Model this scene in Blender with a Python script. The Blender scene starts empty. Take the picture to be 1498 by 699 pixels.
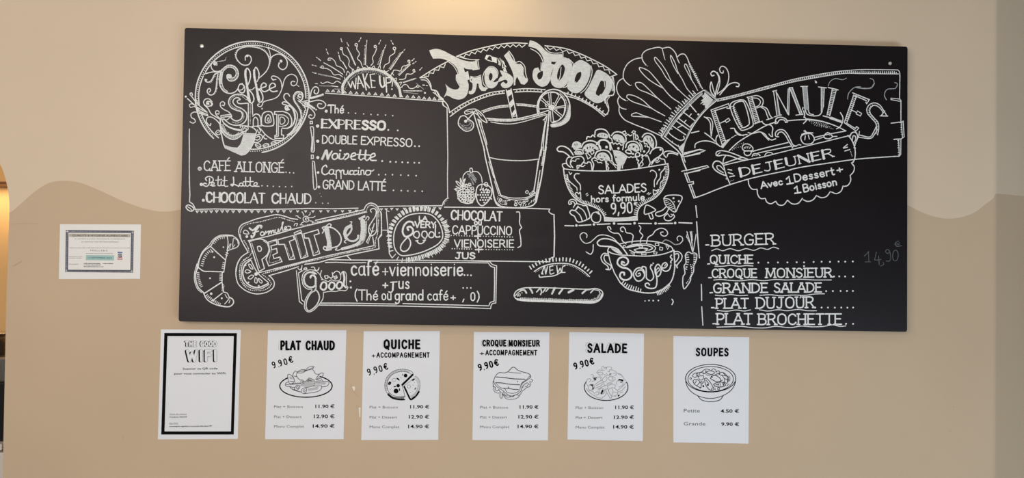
import bpy, math, random
from mathutils import Matrix, Vector
from mathutils.geometry import tessellate_polygon
random.seed(7)
S = bpy.context.scene
COL = S.collection

# ---------------------------------------------------------------- camera
F_PX, CX, CY = 1100.0, 749.0, 349.5
ZC = 1.80                                   # height of the blackboard's centre above the floor
CAM = Vector((-0.1749, -2.0897, -0.2050 + ZC))
RX, RY, RZ = 0.0201, -0.0164, -0.0336
_mz = Matrix(((math.cos(RZ), -math.sin(RZ), 0), (math.sin(RZ), math.cos(RZ), 0), (0, 0, 1)))
_mx = Matrix(((1, 0, 0), (0, math.cos(RX), -math.sin(RX)), (0, math.sin(RX), math.cos(RX))))
_my = Matrix(((math.cos(RY), 0, math.sin(RY)), (0, 1, 0), (-math.sin(RY), 0, math.cos(RY))))
ROT = _mz @ _mx @ _my
cd = bpy.data.cameras.new('camera')
cam = bpy.data.objects.new('camera', cd)
COL.objects.link(cam)
cd.sensor_width = 36.0
cd.lens = F_PX / 1498.0 * 36.0
cd.clip_start = 0.01
m4 = Matrix.Identity(4)
for i in range(3):
    m4[i][0] = ROT[i][0]
    m4[i][1] = ROT[i][2]
    m4[i][2] = -ROT[i][1]
    m4[i][3] = CAM[i]
cam.matrix_world = m4
S.camera = cam

# ---------------------------------------------------------------- light and exposure
S.view_settings.view_transform = 'Standard'
S.view_settings.look = 'None'
S.view_settings.exposure = -0.79
S.view_settings.gamma = 1.0
S.view_settings.use_curve_mapping = False
S.cycles.use_denoising = True
S.cycles.max_bounces = 6
w = bpy.data.worlds.new('room_air')
S.world = w
w.use_nodes = True
w.node_tree.nodes['Background'].inputs[0].default_value = (1.0, 0.93, 0.86, 1)
w.node_tree.nodes['Background'].inputs[1].default_value = 0.06

def aim(o, target):
    o.rotation_euler = (Vector(target) - o.location).to_track_quat('-Z', 'Y').to_euler()

def lamp(name, kind, loc, target, power, color, size=0.1, size_y=None, spot=60, blend=0.6):
    l = bpy.data.lights.new(name, kind)
    l.energy = power
    l.color = color
    if kind == 'AREA':
        l.shape = 'RECTANGLE'
        l.size = size
        l.size_y = size_y or size
    elif kind == 'SPOT':
        l.spot_size = math.radians(spot)
        l.spot_blend = blend
        l.shadow_soft_size = size
    else:
        l.shadow_soft_size = size
    o = bpy.data.objects.new(name, l)
    o.location = loc
    COL.objects.link(o)
    aim(o, target)
    return o

WARM = (1.0, 0.80, 0.60)
lamp('left_fill_light', 'AREA', (-1.5, -2.75, 1.98), (-1.0, 0, 1.5), 98, (1.0, 0.95, 0.90), 2.7, 1.25)  # added unseen fill panel, gives the board's left sheen and lights the wall
lamp('shopfront_light', 'AREA', (1.7, -2.4, 0.30), (0.85, 0, 1.15), 78, (0.72, 0.87, 1.0), 2.6, 0.56)
lamp('ceiling_spot_warm', 'SPOT', (-0.28, -0.16, 2.72), (-0.27, 0.03, 2.34), 19.0, (1.0, 0.77, 0.36), 0.04, spot=74, blend=1.0)
lamp('ceiling_spot_one', 'SPOT', (0.45, -1.3, 2.74), (-0.4, 0, 1.7), 17, WARM, 0.03, spot=110, blend=0.9)
lamp('ceiling_spot_two', 'SPOT', (-0.7, -1.3, 2.74), (0.1, 0, 1.6), 15, WARM, 0.03, spot=110, blend=0.9)

WALL_Y = 0.028        # the wall; the blackboard's face is y = 0

def at(u, v, y=0.0):
    d = ROT @ Vector(((u - CX) / F_PX, 1.0, -(v - CY) / F_PX))
    return CAM + d * ((y - CAM.y) / d.y)
# ---------------------------------------------------------------- materials
def mat(name, color, rough=0.6, spec=0.5, metal=0.0, noise=None, bump=None, emit=None, tint=None):
    m = bpy.data.materials.new(name)
    m.use_nodes = True
    nt = m.node_tree
    b = nt.nodes['Principled BSDF']
    b.inputs['Base Color'].default_value = (*color, 1)
    b.inputs['Roughness'].default_value = rough
    b.inputs['Specular IOR Level'].default_value = spec
    b.inputs['Metallic'].default_value = metal
    if tint:
        b.inputs['Specular Tint'].default_value = (*tint, 1)
    tc = nt.nodes.new('ShaderNodeTexCoord')
    if noise:
        scale, lo, hi, stretch = noise
        mp = nt.nodes.new('ShaderNodeMapping')
        mp.inputs['Scale'].default_value = stretch
        n = nt.nodes.new('ShaderNodeTexNoise')
        n.inputs['Scale'].default_value = scale
        n.inputs['Detail'].default_value = 4
        r = nt.nodes.new('ShaderNodeValToRGB')
        r.color_ramp.elements[0].position = 0.3
        r.color_ramp.elements[1].position = 0.7
        r.color_ramp.elements[0].color = (*[c * lo for c in color], 1)
        r.color_ramp.elements[1].color = (*[min(1, c * hi) for c in color], 1)
        nt.links.new(tc.outputs['Object'], mp.inputs['Vector'])
        nt.links.new(mp.outputs[0], n.inputs['Vector'])
        nt.links.new(n.outputs['Fac'], r.inputs[0])
        nt.links.new(r.outputs[0], b.inputs['Base Color'])
    if bump:
        n = nt.nodes.new('ShaderNodeTexNoise')
        n.inputs['Scale'].default_value = bump[0]
        n.inputs['Detail'].default_value = 5
        bp = nt.nodes.new('ShaderNodeBump')
        bp.inputs['Strength'].default_value = bump[1]
        bp.inputs['Distance'].default_value = 0.002
        nt.links.new(tc.outputs['Object'], n.inputs['Vector'])
        nt.links.new(n.outputs['Fac'], bp.inputs['Height'])
        nt.links.new(bp.outputs[0], b.inputs['Normal'])
    if emit:
        b.inputs['Emission Color'].default_value = (*emit[0], 1)
        b.inputs['Emission Strength'].default_value = emit[1]
    return m

M = {
    'chalk': mat('chalk', (0.74, 0.75, 0.74), 0.9, 0.1, noise=(260, 0.8, 1.1, (1, 1, 1))),
    'fill': mat('chalk_fill', (0.63, 0.645, 0.635), 0.9, 0.1, noise=(70, 0.86, 1.1, (1, 1, 3))),
    'soft': mat('chalk_soft', (0.36, 0.38, 0.40), 0.9, 0.1, noise=(200, 0.7, 1.2, (1, 1, 1))),
    'faint': mat('chalk_faint', (0.09, 0.10, 0.105), 0.9, 0.1, noise=(200, 0.7, 1.2, (1, 1, 1))),
    'smear': mat('board_smear', (0.0064, 0.0046, 0.0054), 0.39, 0.28, noise=(9, 0.8, 1.1, (1, 1, 1)), tint=(1.0, 0.90, 0.93)),
    'board': mat('blackboard_paint', (0.0064, 0.0046, 0.0054), 0.38, 0.30, noise=(3, 0.85, 1.2, (1, 1, 1)), bump=(900, 0.08), tint=(1.0, 0.90, 0.93)),
    'paper': mat('paper', (0.72, 0.72, 0.745), 0.55, 0.3),
    'ink': mat('black_ink', (0.004, 0.004, 0.0045), 0.85, 0.06),
    'thin': mat('fine_ink', (0.075, 0.075, 0.08), 0.85, 0.08),
    'pale': mat('pale_ink', (0.30, 0.30, 0.31), 0.7, 0.2),
    'wash': mat('grey_wash', (0.46, 0.46, 0.47), 0.7, 0.2),
    'cert': mat('certificate_paper', (0.74, 0.72, 0.69), 0.45, 0.4),
    'navy': mat('greyed_ink', (0.10, 0.10, 0.13), 0.7, 0.2),
    'band': mat('beige_band', (0.47, 0.43, 0.36), 0.7, 0.2),
    'teal': mat('teal_box', (0.36, 0.53, 0.50), 0.7, 0.2),
    'tealink': mat('teal_ink', (0.06, 0.19, 0.19), 0.7, 0.2),
    'red': mat('red_ink', (0.55, 0.14, 0.13), 0.7, 0.2),
    'blue': mat('blue_ink', (0.12, 0.17, 0.38), 0.7, 0.2),
    'upper': mat('cream_wall_paint', (0.65, 0.52, 0.385), 0.75, 0.25, noise=(3.2, 0.985, 1.015, (1, 1, 1)), bump=(420, 0.10)),
    'lower': mat('tan_wall_paint', (0.535, 0.40, 0.272), 0.75, 0.25, noise=(3.2, 0.98, 1.02, (1, 1, 1)), bump=(420, 0.10)),
    'chip': mat('bare_plaster', (0.78, 0.70, 0.60), 0.9, 0.1),
    'scratch': mat('scratched_paint', (0.40, 0.29, 0.20), 0.9, 0.1),
    'steel': mat('brushed_steel', (0.45, 0.42, 0.38), 0.3, 0.5, metal=1.0, noise=(40, 0.8, 1.1, (1, 1, 30))),
    'metal': mat('screw_metal', (0.75, 0.74, 0.70), 0.35, 0.5, metal=0.6),
    'black': mat('black_plastic', (0.008, 0.007, 0.007), 0.35, 0.5),
    'white': mat('white_laminate', (0.72, 0.68, 0.64), 0.4, 0.4),
    'gold': mat('golden_wall_paint', (0.68, 0.45, 0.21), 0.7, 0.2),
    'wood': mat('brown_ledge', (0.22, 0.09, 0.035), 0.5, 0.4),
    'floor': mat('floor_tile', (0.25, 0.20, 0.16), 0.5, 0.4, noise=(6, 0.8, 1.1, (1, 1, 1))),
    'ceiling': mat('ceiling_paint', (0.62, 0.56, 0.48), 0.8, 0.2),
}

def mesh_obj(name, verts, faces, mats, parent=None, idx=None):
    me = bpy.data.meshes.new(name)
    me.from_pydata([tuple(v) for v in verts], [], faces)
    for m in mats:
        me.materials.append(M[m])
    if idx:
        me.polygons.foreach_set('material_index', idx)
    me.update()
    o = bpy.data.objects.new(name, me)
    COL.objects.link(o)
    if parent is not None:
        o.parent = parent
    return o

# ---------------------------------------------------------------- drawn lettering: single-line alphabet (units of cap height)
_FONT = '''A .78|0,0 .39,1|*.39,1 .78,0|.13,.34 .65,.34
B .66|*.05,0 .05,1|~.05,1 .38,1 .56,.88 .54,.64 .38,.54 .05,.53|~.05,.53 .42,.52 .62,.38 .6,.12 .42,0 .05,0
C .7|~*.66,.8 .5,.97 .28,.97 .08,.75 .05,.45 .12,.15 .32,.01 .52,.03 .67,.2
D .72|*.05,0 .05,1|~.05,1 .35,.98 .6,.8 .68,.5 .6,.2 .35,.02 .05,0
E .6|*.05,0 .05,1|.05,1 .56,1|.05,.53 .48,.53|.05,0 .58,0
F .56|*.05,0 .05,1|.05,1 .54,1|.05,.53 .46,.53
G .74|~*.68,.82 .5,.98 .26,.96 .07,.72 .05,.4 .16,.08 .38,0 .6,.06 .68,.25|.68,.2 .68,.45 .42,.45
H .7|*.06,0 .06,1|.64,0 .64,1|.06,.5 .64,.5
I .2|*.1,0 .1,1
J .62|.42,1 .42,.25|~.42,.25 .36,.03 .18,0 .04,.12|.2,1 .6,1
L .55|*.06,0 .06,1|.06,0 .54,0
M .9|.06,0 .12,1|*.12,1 .45,.1|.45,.1 .78,1|*.78,1 .84,0
N .74|.06,0 .06,1|*.06,1 .68,0|.68,0 .68,1
O .76|@*.38,1 .12,.86 .05,.5 .12,.14 .38,0 .64,.14 .71,.5 .64,.86
P .62|*.06,0 .06,1|~.06,1 .36,1 .57,.88 .58,.62 .4,.47 .06,.46
Q .78|@.38,1 .12,.86 .05,.5 .12,.14 .38,0 .64,.14 .71,.5 .64,.86|.42,.22 .66,-.14
R .7|*.06,0 .06,1|~.06,1 .38,1 .58,.88 .57,.64 .38,.5 .06,.49|.36,.5 .68,0
S .6|~*.54,.84 .38,.99 .16,.95 .07,.77 .2,.58 .42,.46 .55,.27 .44,.04 .22,0 .04,.15
T .66|*.33,0 .33,1|0,1 .66,1
U .7|*.06,1 .06,.3|~.06,.3 .14,.06 .35,0 .56,.06 .64,.3|.64,.3 .64,1
V .72|*.02,1 .36,0|.36,0 .7,1
W 1.|*.02,1 .26,0|.26,0 .5,.8|*.5,.8 .74,0|.74,0 .98,1
X .7|*0,1 .7,0|.7,1 0,0
Y .66|.02,1 .33,.5|.64,1 .33,.5|*.33,.5 .33,0
É .6|*.05,0 .05,1|.05,1 .56,1|.05,.53 .48,.53|.05,0 .58,0|.26,1.14 .46,1.34
a .55|@.28,.6 .1,.5 .06,.28 .14,.04 .32,0 .46,.16 .48,.4 .42,.55|*.48,.6 .48,.1 .56,0
c .48|~*.44,.5 .28,.6 .1,.48 .06,.28 .14,.06 .3,0 .46,.1
d .56|@.26,.58 .08,.46 .06,.24 .14,.04 .3,0 .46,.14 .48,.4|*.5,1 .5,0
e .52|~*.07,.32 .46,.34 .44,.52 .28,.6 .1,.5 .06,.28 .14,.06 .3,0 .48,.12
é .52|~*.07,.32 .46,.34 .44,.52 .28,.6 .1,.5 .06,.28 .14,.06 .3,0 .48,.12|.24,.74 .4,.92
f .36|~*.36,.95 .24,1 .16,.85 .15,.6 .15,0|.02,.58 .34,.58
g .54|@.26,.6 .08,.48 .06,.26 .16,.04 .34,.04 .46,.2 .48,.44|~.48,.6 .48,-.1 .4,-.3 .2,-.34 .08,-.24
h .54|*.07,1 .07,0|~.07,.4 .2,.56 .36,.58 .46,.42 .46,0
i .18|*.09,.6 .09,0|.09,.8 .09,.82
l .2|*.09,1 .09,.06 .16,0
m .82|*.07,.6 .07,0|~.07,.42 .2,.58 .34,.56 .4,.4 .4,0|~.4,.42 .52,.58 .66,.56 .74,.4 .74,0
n .54|*.07,.6 .07,0|~.07,.4 .2,.56 .36,.58 .46,.42 .46,0
o .54|@*.27,.6 .09,.5 .05,.28 .12,.06 .27,0 .43,.08 .49,.3 .43,.5
r .38|*.07,.6 .07,0|~.07,.4 .18,.56 .36,.58
s .44|~*.38,.5 .24,.6 .1,.52 .12,.38 .3,.28 .39,.14 .28,.01 .06,.08
t .4|*.16,.9 .16,.1 .26,0 .38,.03|.02,.6 .36,.6
u .54|~*.07,.6 .07,.2 .16,.02 .34,.02 .46,.18|.46,.6 .46,0
v .5|*.02,.6 .25,0|.25,0 .48,.6
0 .54|@*.27,1 .1,.88 .05,.5 .1,.12 .27,0 .44,.12 .49,.5 .44,.88
1 .44|.04,.74 .23,1 .23,0|.02,0 .44,0
9 .5|@.25,1 .08,.9 .05,.72 .1,.54 .26,.48 .42,.58 .45,.78 .4,.93|~.45,.8 .44,.45 .36,.15 .18,0
+ .5|.25,.04 .25,.52|.02,.28 .48,.28
( .3|~.26,1.1 .1,.8 .08,.3 .26,-.12
) .3|~.04,1.1 .2,.8 .22,.3 .04,-.12
, .2|.12,.1 .04,-.18
. .2|.08,.03 .1,.03
! .2|*.1,1 .1,.32|.1,.02 .1,.05
€ .6|~*.56,.86 .4,1 .2,.9 .1,.5 .2,.1 .4,0 .56,.14|0,.6 .42,.6|0,.4 .4,.4'''
FONT = {}
for _l in _FONT.split('\n'):
    _p = _l.split('|')
    _c, _adv = _p[0].split(' ')
    _st = []
    for _s in _p[1:]:
        sm = _s[0] == '~'
        cl = _s[0] == '@'
        _s = _s.lstrip('~@')
        hv = _s[0] == '*'
        _s = _s.lstrip('*')
        _st.append((sm, cl, hv, [tuple(map(float, q.split(','))) for q in _s.split()]))
    FONT[_c] = (float(_adv), _st)

def spline(pts, closed=False, step=0.7):
    n = len(pts)
    if n < 3:
        return list(pts)
    out = []
    rng = range(n if closed else n - 1)
    for i in rng:
        if closed:
            p0, p1, p2, p3 = (pts[(i + k - 1) % n] for k in range(4))
        else:
            p1, p2 = pts[i], pts[i + 1]
            p0 = pts[i - 1] if i > 0 else (2 * p1[0] - p2[0], 2 * p1[1] - p2[1])
            p3 = pts[i + 2] if i + 2 < n else (2 * p2[0] - p1[0], 2 * p2[1] - p1[1])
        k = max(4, min(14, int(math.dist(p1, p2) / step)))
        # centripetal Catmull-Rom
        t0 = 0.0
        t1 = t0 + max(1e-4, math.dist(p0, p1)) ** 0.5
        t2 = t1 + max(1e-4, math.dist(p1, p2)) ** 0.5
        t3 = t2 + max(1e-4, math.dist(p2, p3)) ** 0.5
        for j in range(k):
            t = t1 + (t2 - t1) * j / k
            r = []
            for d in (0, 1):
                a1 = (t1 - t) / (t1 - t0) * p0[d] + (t - t0) / (t1 - t0) * p1[d]
                a2 = (t2 - t) / (t2 - t1) * p1[d] + (t - t1) / (t2 - t1) * p2[d]
                a3 = (t3 - t) / (t3 - t2) * p2[d] + (t - t2) / (t3 - t2) * p3[d]
                b1 = (t2 - t) / (t2 - t0) * a1 + (t - t0) / (t2 - t0) * a2
                b2 = (t3 - t) / (t3 - t1) * a2 + (t - t1) / (t3 - t1) * a3
                r.append((t2 - t) / (t2 - t1) * b1 + (t - t1) / (t2 - t1) * b2)
            out.append(tuple(r))
    if not closed:
        out.append(pts[-1])
    return out

def cornered(pts, limit=50):
    """closed outline with its sharp corners kept and the rest smoothed"""
    n = len(pts)
    cor = []
    for i in range(n):
        a, p, b = pts[i - 1], pts[i], pts[(i + 1) % n]
        t = math.degrees(abs((math.atan2(b[1] - p[1], b[0] - p[0]) - math.atan2(p[1] - a[1], p[0] - a[0]) + math.pi) % (2 * math.pi) - math.pi))
        if t > limit:
            cor.append(i)
    if len(cor) < 2 or len(cor) == n:
        return list(pts)
    out = []
    for k, i in enumerate(cor):
        j = cor[(k + 1) % len(cor)]
        run = [pts[(i + q) % n] for q in range(((j - i) % n) + 1)]
        out += spline(run)[:-1]
    return out

def resample(pts, step):
    out = [pts[0]]
    tan = []
    acc = 0.0
    for a, b in zip(pts, pts[1:]):
        L = math.dist(a, b)
        if L < 1e-6:
            continue
        pos = step - acc
        while pos <= L:
            f = pos / L
            out.append((a[0] + (b[0] - a[0]) * f, a[1] + (b[1] - a[1]) * f))
            pos += step
        acc = (acc + L) % step if L + acc >= step else acc + L
    return out

class Ink:
    """Marks on a flat surface, laid out in photograph pixels and carried onto the plane y."""
    def __init__(self, y, lift=0.0004, mats=('chalk',)):
        self.y, self.lift = y, lift
        self.n = 0
        self.v, self.f, self.i = [], [], []
        self.mats = list(mats)
        self.m, self.layer = 0, 0
        self.ox = self.oy = 0.0
        self.s = 1.0
    def use(self, name, layer=0):
        if name not in self.mats:
            self.mats.append(name)
        self.m = self.mats.index(name)
        self.layer = layer
    def P(self, q):
        return (self.ox + q[0] / self.s, self.oy + q[1] / self.s)
    def add(self, pts, faces, ramp=0):
        b = len(self.v)
        self.n += 1
        y = self.y - self.lift - self.layer * 0.0005 - (self.n % 64) * 0.000006
        self.v += [at(p[0], p[1], y - (k % ramp) * 4e-7 if ramp else y) for k, p in enumerate(pts)]
        for f in faces:
            self.f.append([b + k for k in f])
            self.i.append(self.m)
    def disc(self, c, r, n=10):
        self.add([(c[0] + r * math.cos(2 * math.pi * k / n), c[1] + r * math.sin(2 * math.pi * k / n)) for k in range(n)],
                 [list(range(n))])
    def ribbon(self, pts, wd, closed=False, jit=0.10):
        q = [pts[0]]
        for p in pts[1:]:
            if math.dist(p, q[-1]) > 0.05:
                q.append(p)
        if closed and len(q) > 2 and math.dist(q[0], q[-1]) < 0.05:
            q.pop()
        n = len(q)
        if n < 2:
            self.disc(q[0], wd / 2)
            return
        h = wd / 2
        L, R, sharp = [], [], []
        for i, p in enumerate(q):
            a = q[i - 1] if (i > 0 or closed) else None
            b = q[(i + 1) % n] if (i < n - 1 or closed) else None
            d1 = None if a is None else ((p[0] - a[0]), (p[1] - a[1]))
            d2 = None if b is None else ((b[0] - p[0]), (b[1] - p[1]))
            def nz(d):
                l = math.hypot(*d)
                return (d[0] / l, d[1] / l)
            if d1 is None:
                t = nz(d2); k = 1
            elif d2 is None:
                t = nz(d1); k = 1
            else:
                a1, a2 = nz(d1), nz(d2)
                t = (a1[0] + a2[0], a1[1] + a2[1])
                l = math.hypot(*t)
                if l < 0.3:
                    t = a1; k = 1
                else:
                    t = (t[0] / l, t[1] / l)
                    k = min(1.4, 2 / l)
                if l < 1.6:
                    sharp.append(p)
            hh = h * k * (1 + random.uniform(-jit, jit))
            L.append((p[0] - t[1] * hh, p[1] + t[0] * hh))
            R.append((p[0] + t[1] * hh, p[1] - t[0] * hh))
        pts2 = L + R
        fs = [[i, i + 1, n + i + 1, n + i] for i in range(n - 1)]
        if closed:
            fs.append([n - 1, 0, n, 2 * n - 1])
        self.add(pts2, fs, n)
        if not closed:
            nd = 8 if h < 1.2 else 18
            self.disc(q[0], h, nd)
            self.disc(q[-1], h, nd)
        for p in sharp:
            self.disc(p, h, 8 if h < 1.2 else 18)
    def fill(self, loops):
        vs = [[Vector((p[0], p[1], 0)) for p in lp] for lp in loops]
        tri = tessellate_polygon(vs)
        flat = [p for lp in loops for p in lp]
        self.add(flat, [list(t) for t in tri])
    def text(self, wd, h, style, a, b, txt):
        """hand-drawn word from baseline point a to b, cap height h (photo px)"""
        gap = 0.36 if 'F' in style else 0.12
        tot = sum(FONT[c][0] + gap if c != ' ' else 0.4 for c in txt) - gap
        L = math.dist(a, b)
        sx = L / tot
        ex = ((b[0] - a[0]) / L, (b[1] - a[1]) / L)
        ey = (ex[1], -ex[0])
        x = 0.0
        for c in txt:
            if c == ' ':
                x += 0.4
                continue
            adv, st = FONT[c]
            def T(q):
                return (a[0] + ex[0] * (x + q[0]) * sx + ey[0] * q[1] * h, a[1] + ex[1] * (x + q[0]) * sx + ey[1] * q[1] * h)
            for sm, cl, hv, pts in st:
                p = [T(q) for q in pts]
                if sm or cl:
                    p = spline(p, cl, 0.8)
                ww = wd * ((2.3 if 'B' in style else 1.5 if 'b' in style else 1.0) if hv else 1.0)
                self.ribbon(p, ww, cl, 0.06)
                if 'S' in style and not sm and not cl:
                    for q, o in ((pts[0], pts[-1]), (pts[-1], pts[0])):
                        if abs(q[0] - o[0]) < abs(q[1] - o[1]) * 0.8 and (q[1] < 0.03 or q[1] > 0.97):
                            e = 0.13 * h / sx
                            self.ribbon([T((q[0] - e, q[1])), T((q[0] + e, q[1]))], wd)
            x += adv + gap
    def print(self, bold, h, a, b, txt):
        """printed words in the plain sans face, baseline a to b"""
        if not hasattr(Ink, 'cache'):
            Ink.cache = {}
        key = (txt, bold)
        if key not in Ink.cache:
            cu = bpy.data.curves.new('print', 'FONT')
            cu.body = txt
            cu.offset = bold
            cu.resolution_u = 2
            ob = bpy.data.objects.new('print', cu)
            COL.objects.link(ob)
            bpy.context.view_layer.update()
            me = bpy.data.meshes.new_from_object(ob.evaluated_get(bpy.context.evaluated_depsgraph_get()))
            vs = [(v.co.x, v.co.y) for v in me.vertices]
            fs = [list(p.vertices) for p in me.polygons]
            bpy.data.objects.remove(ob)
            bpy.data.curves.remove(cu)
            bpy.data.meshes.remove(me)
            Ink.cache[key] = (vs, fs)
        vs, fs = Ink.cache[key]
        x0 = min(v[0] for v in vs)
        x1 = max(v[0] for v in vs)
        L = math.dist(a, b)
        ex = ((b[0] - a[0]) / L, (b[1] - a[1]) / L)
        ey = (ex[1], -ex[0])
        k = L / (x1 - x0)
        kh = h / 0.73
        self.add([(a[0] + ex[0] * (v[0] - x0) * k + ey[0] * v[1] * kh, a[1] + ex[1] * (v[0] - x0) * k + ey[1] * v[1] * kh) for v in vs], fs)

    def run(self, src):
        pend = None
        def flush():
            nonlocal pend
            if pend:
                self.fill(pend)
                pend = None
        for line in src.strip().split('\n'):
            line = line.strip()
            if not line:
                continue
            for cmd in line.split(';'):
                cmd = cmd.strip()
                if not cmd:
                    continue
                if cmd[0] == '@':
                    flush()
                    q = cmd[1:].split(',')
                    self.ox, self.oy = float(q[0]), float(q[1])
                    self.s = float(q[2]) if len(q) > 2 else 6.991
                    continue
                if cmd[0] == 'm':
                    flush()
                    q = cmd.split()
                    self.use(q[1], int(q[2]) if len(q) > 2 else 0)
                    continue
                tok = cmd.split(' ')
                k = tok[0][0]
                arg = tok[0][1:].split(',') if len(tok[0]) > 1 else []
                if k in 'tp':
                    flush()
                    a = self.P(tuple(map(float, tok[1].split(','))))
                    b = self.P(tuple(map(float, tok[2].split(','))))
                    txt = ' '.join(tok[3:])
                    if k == 't':
                        self.text(float(arg[0]) / self.s, float(arg[1]) / self.s, arg[2] if len(arg) > 2 else '', a, b, txt)
                    else:
                        self.print(float(arg[0]), float(arg[1]) / self.s, a, b, txt)
                    continue
                arg = [float(x) for x in arg]
                pts = [self.P(tuple(map(float, q.split(',')))) for q in tok[1:] if q]
                z = [x / self.s for x in arg]
                if k in 'sSlL' and 6.9 < self.s < 7.1 and arg and arg[0] <= 16:
                    z[0] *= 0.87
                if k not in 'hH':
                    flush()
                if k == 's':
                    self.ribbon(spline(pts), z[0])
                elif k == 'S':
                    self.ribbon(spline(pts, True), z[0], True)
                elif k == 'l':
                    self.ribbon(pts, z[0])
                elif k == 'L':
                    self.ribbon(pts, z[0], True)
                elif k == 'f':
                    pend = [cornered(pts)]
                elif k == 'F':
                    pend = [spline(pts, True)]
                elif k == 'h':
                    pend.append(cornered(pts))
                elif k == 'H':
                    pend.append(spline(pts, True))
                elif k == 'c':
                    for p in pts:
                        self.disc(p, z[0], 12)
                elif k == 'o':
                    for p in pts:
                        self.ribbon([(p[0] + z[0] * math.cos(a * math.pi / 6), p[1] + z[0] * math.sin(a * math.pi / 6)) for a in range(12)], z[1], True)
                elif k == 'd':
                    for p in resample(spline(pts), z[1]):
                        self.disc(p, z[0] * random.uniform(0.75, 1.2), 7)
                elif k == 'k':      # short strokes across a path: width, length (negative = other side), spacing, gap
                    q = resample(spline(pts), z[2])
                    g = z[3] if len(z) > 3 else 0
                    for i, p in enumerate(q):
                        a, b = q[max(0, i - 1)], q[min(len(q) - 1, i + 1)]
                        l = math.dist(a, b) or 1
                        nx, ny = (b[1] - a[1]) / l, -(b[0] - a[0]) / l
                        sg = 1 if z[1] > 0 else -1
                        ln = z[1] * random.uniform(0.75, 1.15)
                        self.ribbon([(p[0] + nx * g * sg, p[1] + ny * g * sg), (p[0] + nx * (g * sg + ln), p[1] + ny * (g * sg + ln))], z[0])
                elif k == 'z':      # zigzag hanging to the right-hand side of a path
                    q = resample(spline(pts), z[2] / 2)
                    o = []
                    for i, p in enumerate(q):
                        a, b = q[max(0, i - 1)], q[min(len(q) - 1, i + 1)]
                        l = math.dist(a, b) or 1
                        nx, ny = -(b[1] - a[1]) / l, (b[0] - a[0]) / l
                        d = z[1] if i % 2 else 0
                        o.append((p[0] + nx * d, p[1] + ny * d))
                    self.ribbon(o, z[0])
                elif k == 'e':      # elliptical arc: width ; centre radii angles
                    c, r, an = tok[1], tok[2], tok[3]
                    c = self.P(tuple(map(float, c.split(','))))
                    r = tuple(float(x) / self.s for x in r.split(','))
                    a0, a1 = map(float, an.split(','))
                    n = max(8, int((a1 - a0) / 4))
                    q = [(c[0] + r[0] * math.cos(math.radians(a0 + (a1 - a0) * i / n)), c[1] + r[1] * math.sin(math.radians(a0 + (a1 - a0) * i / n))) for i in range(n + 1)]
                    if len(z) > 1:
                        for p in resample(q, z[1]):
                            self.disc(p, z[0], 7)
                    else:
                        self.ribbon(q, z[0])
                elif k in 'uv':
                    sg = -1 if k == 'u' else 1
                    for p in pts:
                        r = z[0]
                        tri = [(p[0] - r, p[1] - sg * r * 0.55), (p[0] + r, p[1] - sg * r * 0.55), (p[0] + random.uniform(-.1, .1) * r, p[1] + sg * r * 0.75)]
                        self.ribbon(tri, z[1], True)
        flush()
    def build(self, name, parent, label=None):
        o = mesh_obj(name, self.v, self.f, self.mats, parent, self.i)
        if label:
            o['label'] = label
        return o
# ---------------------------------------------------------------- the chalk marks, traced on the board (name, label, parent part, strokes)
CHALK = []
def chalk(name, label, src, parent=None):
    CHALK.append((name, label, src, parent))

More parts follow.
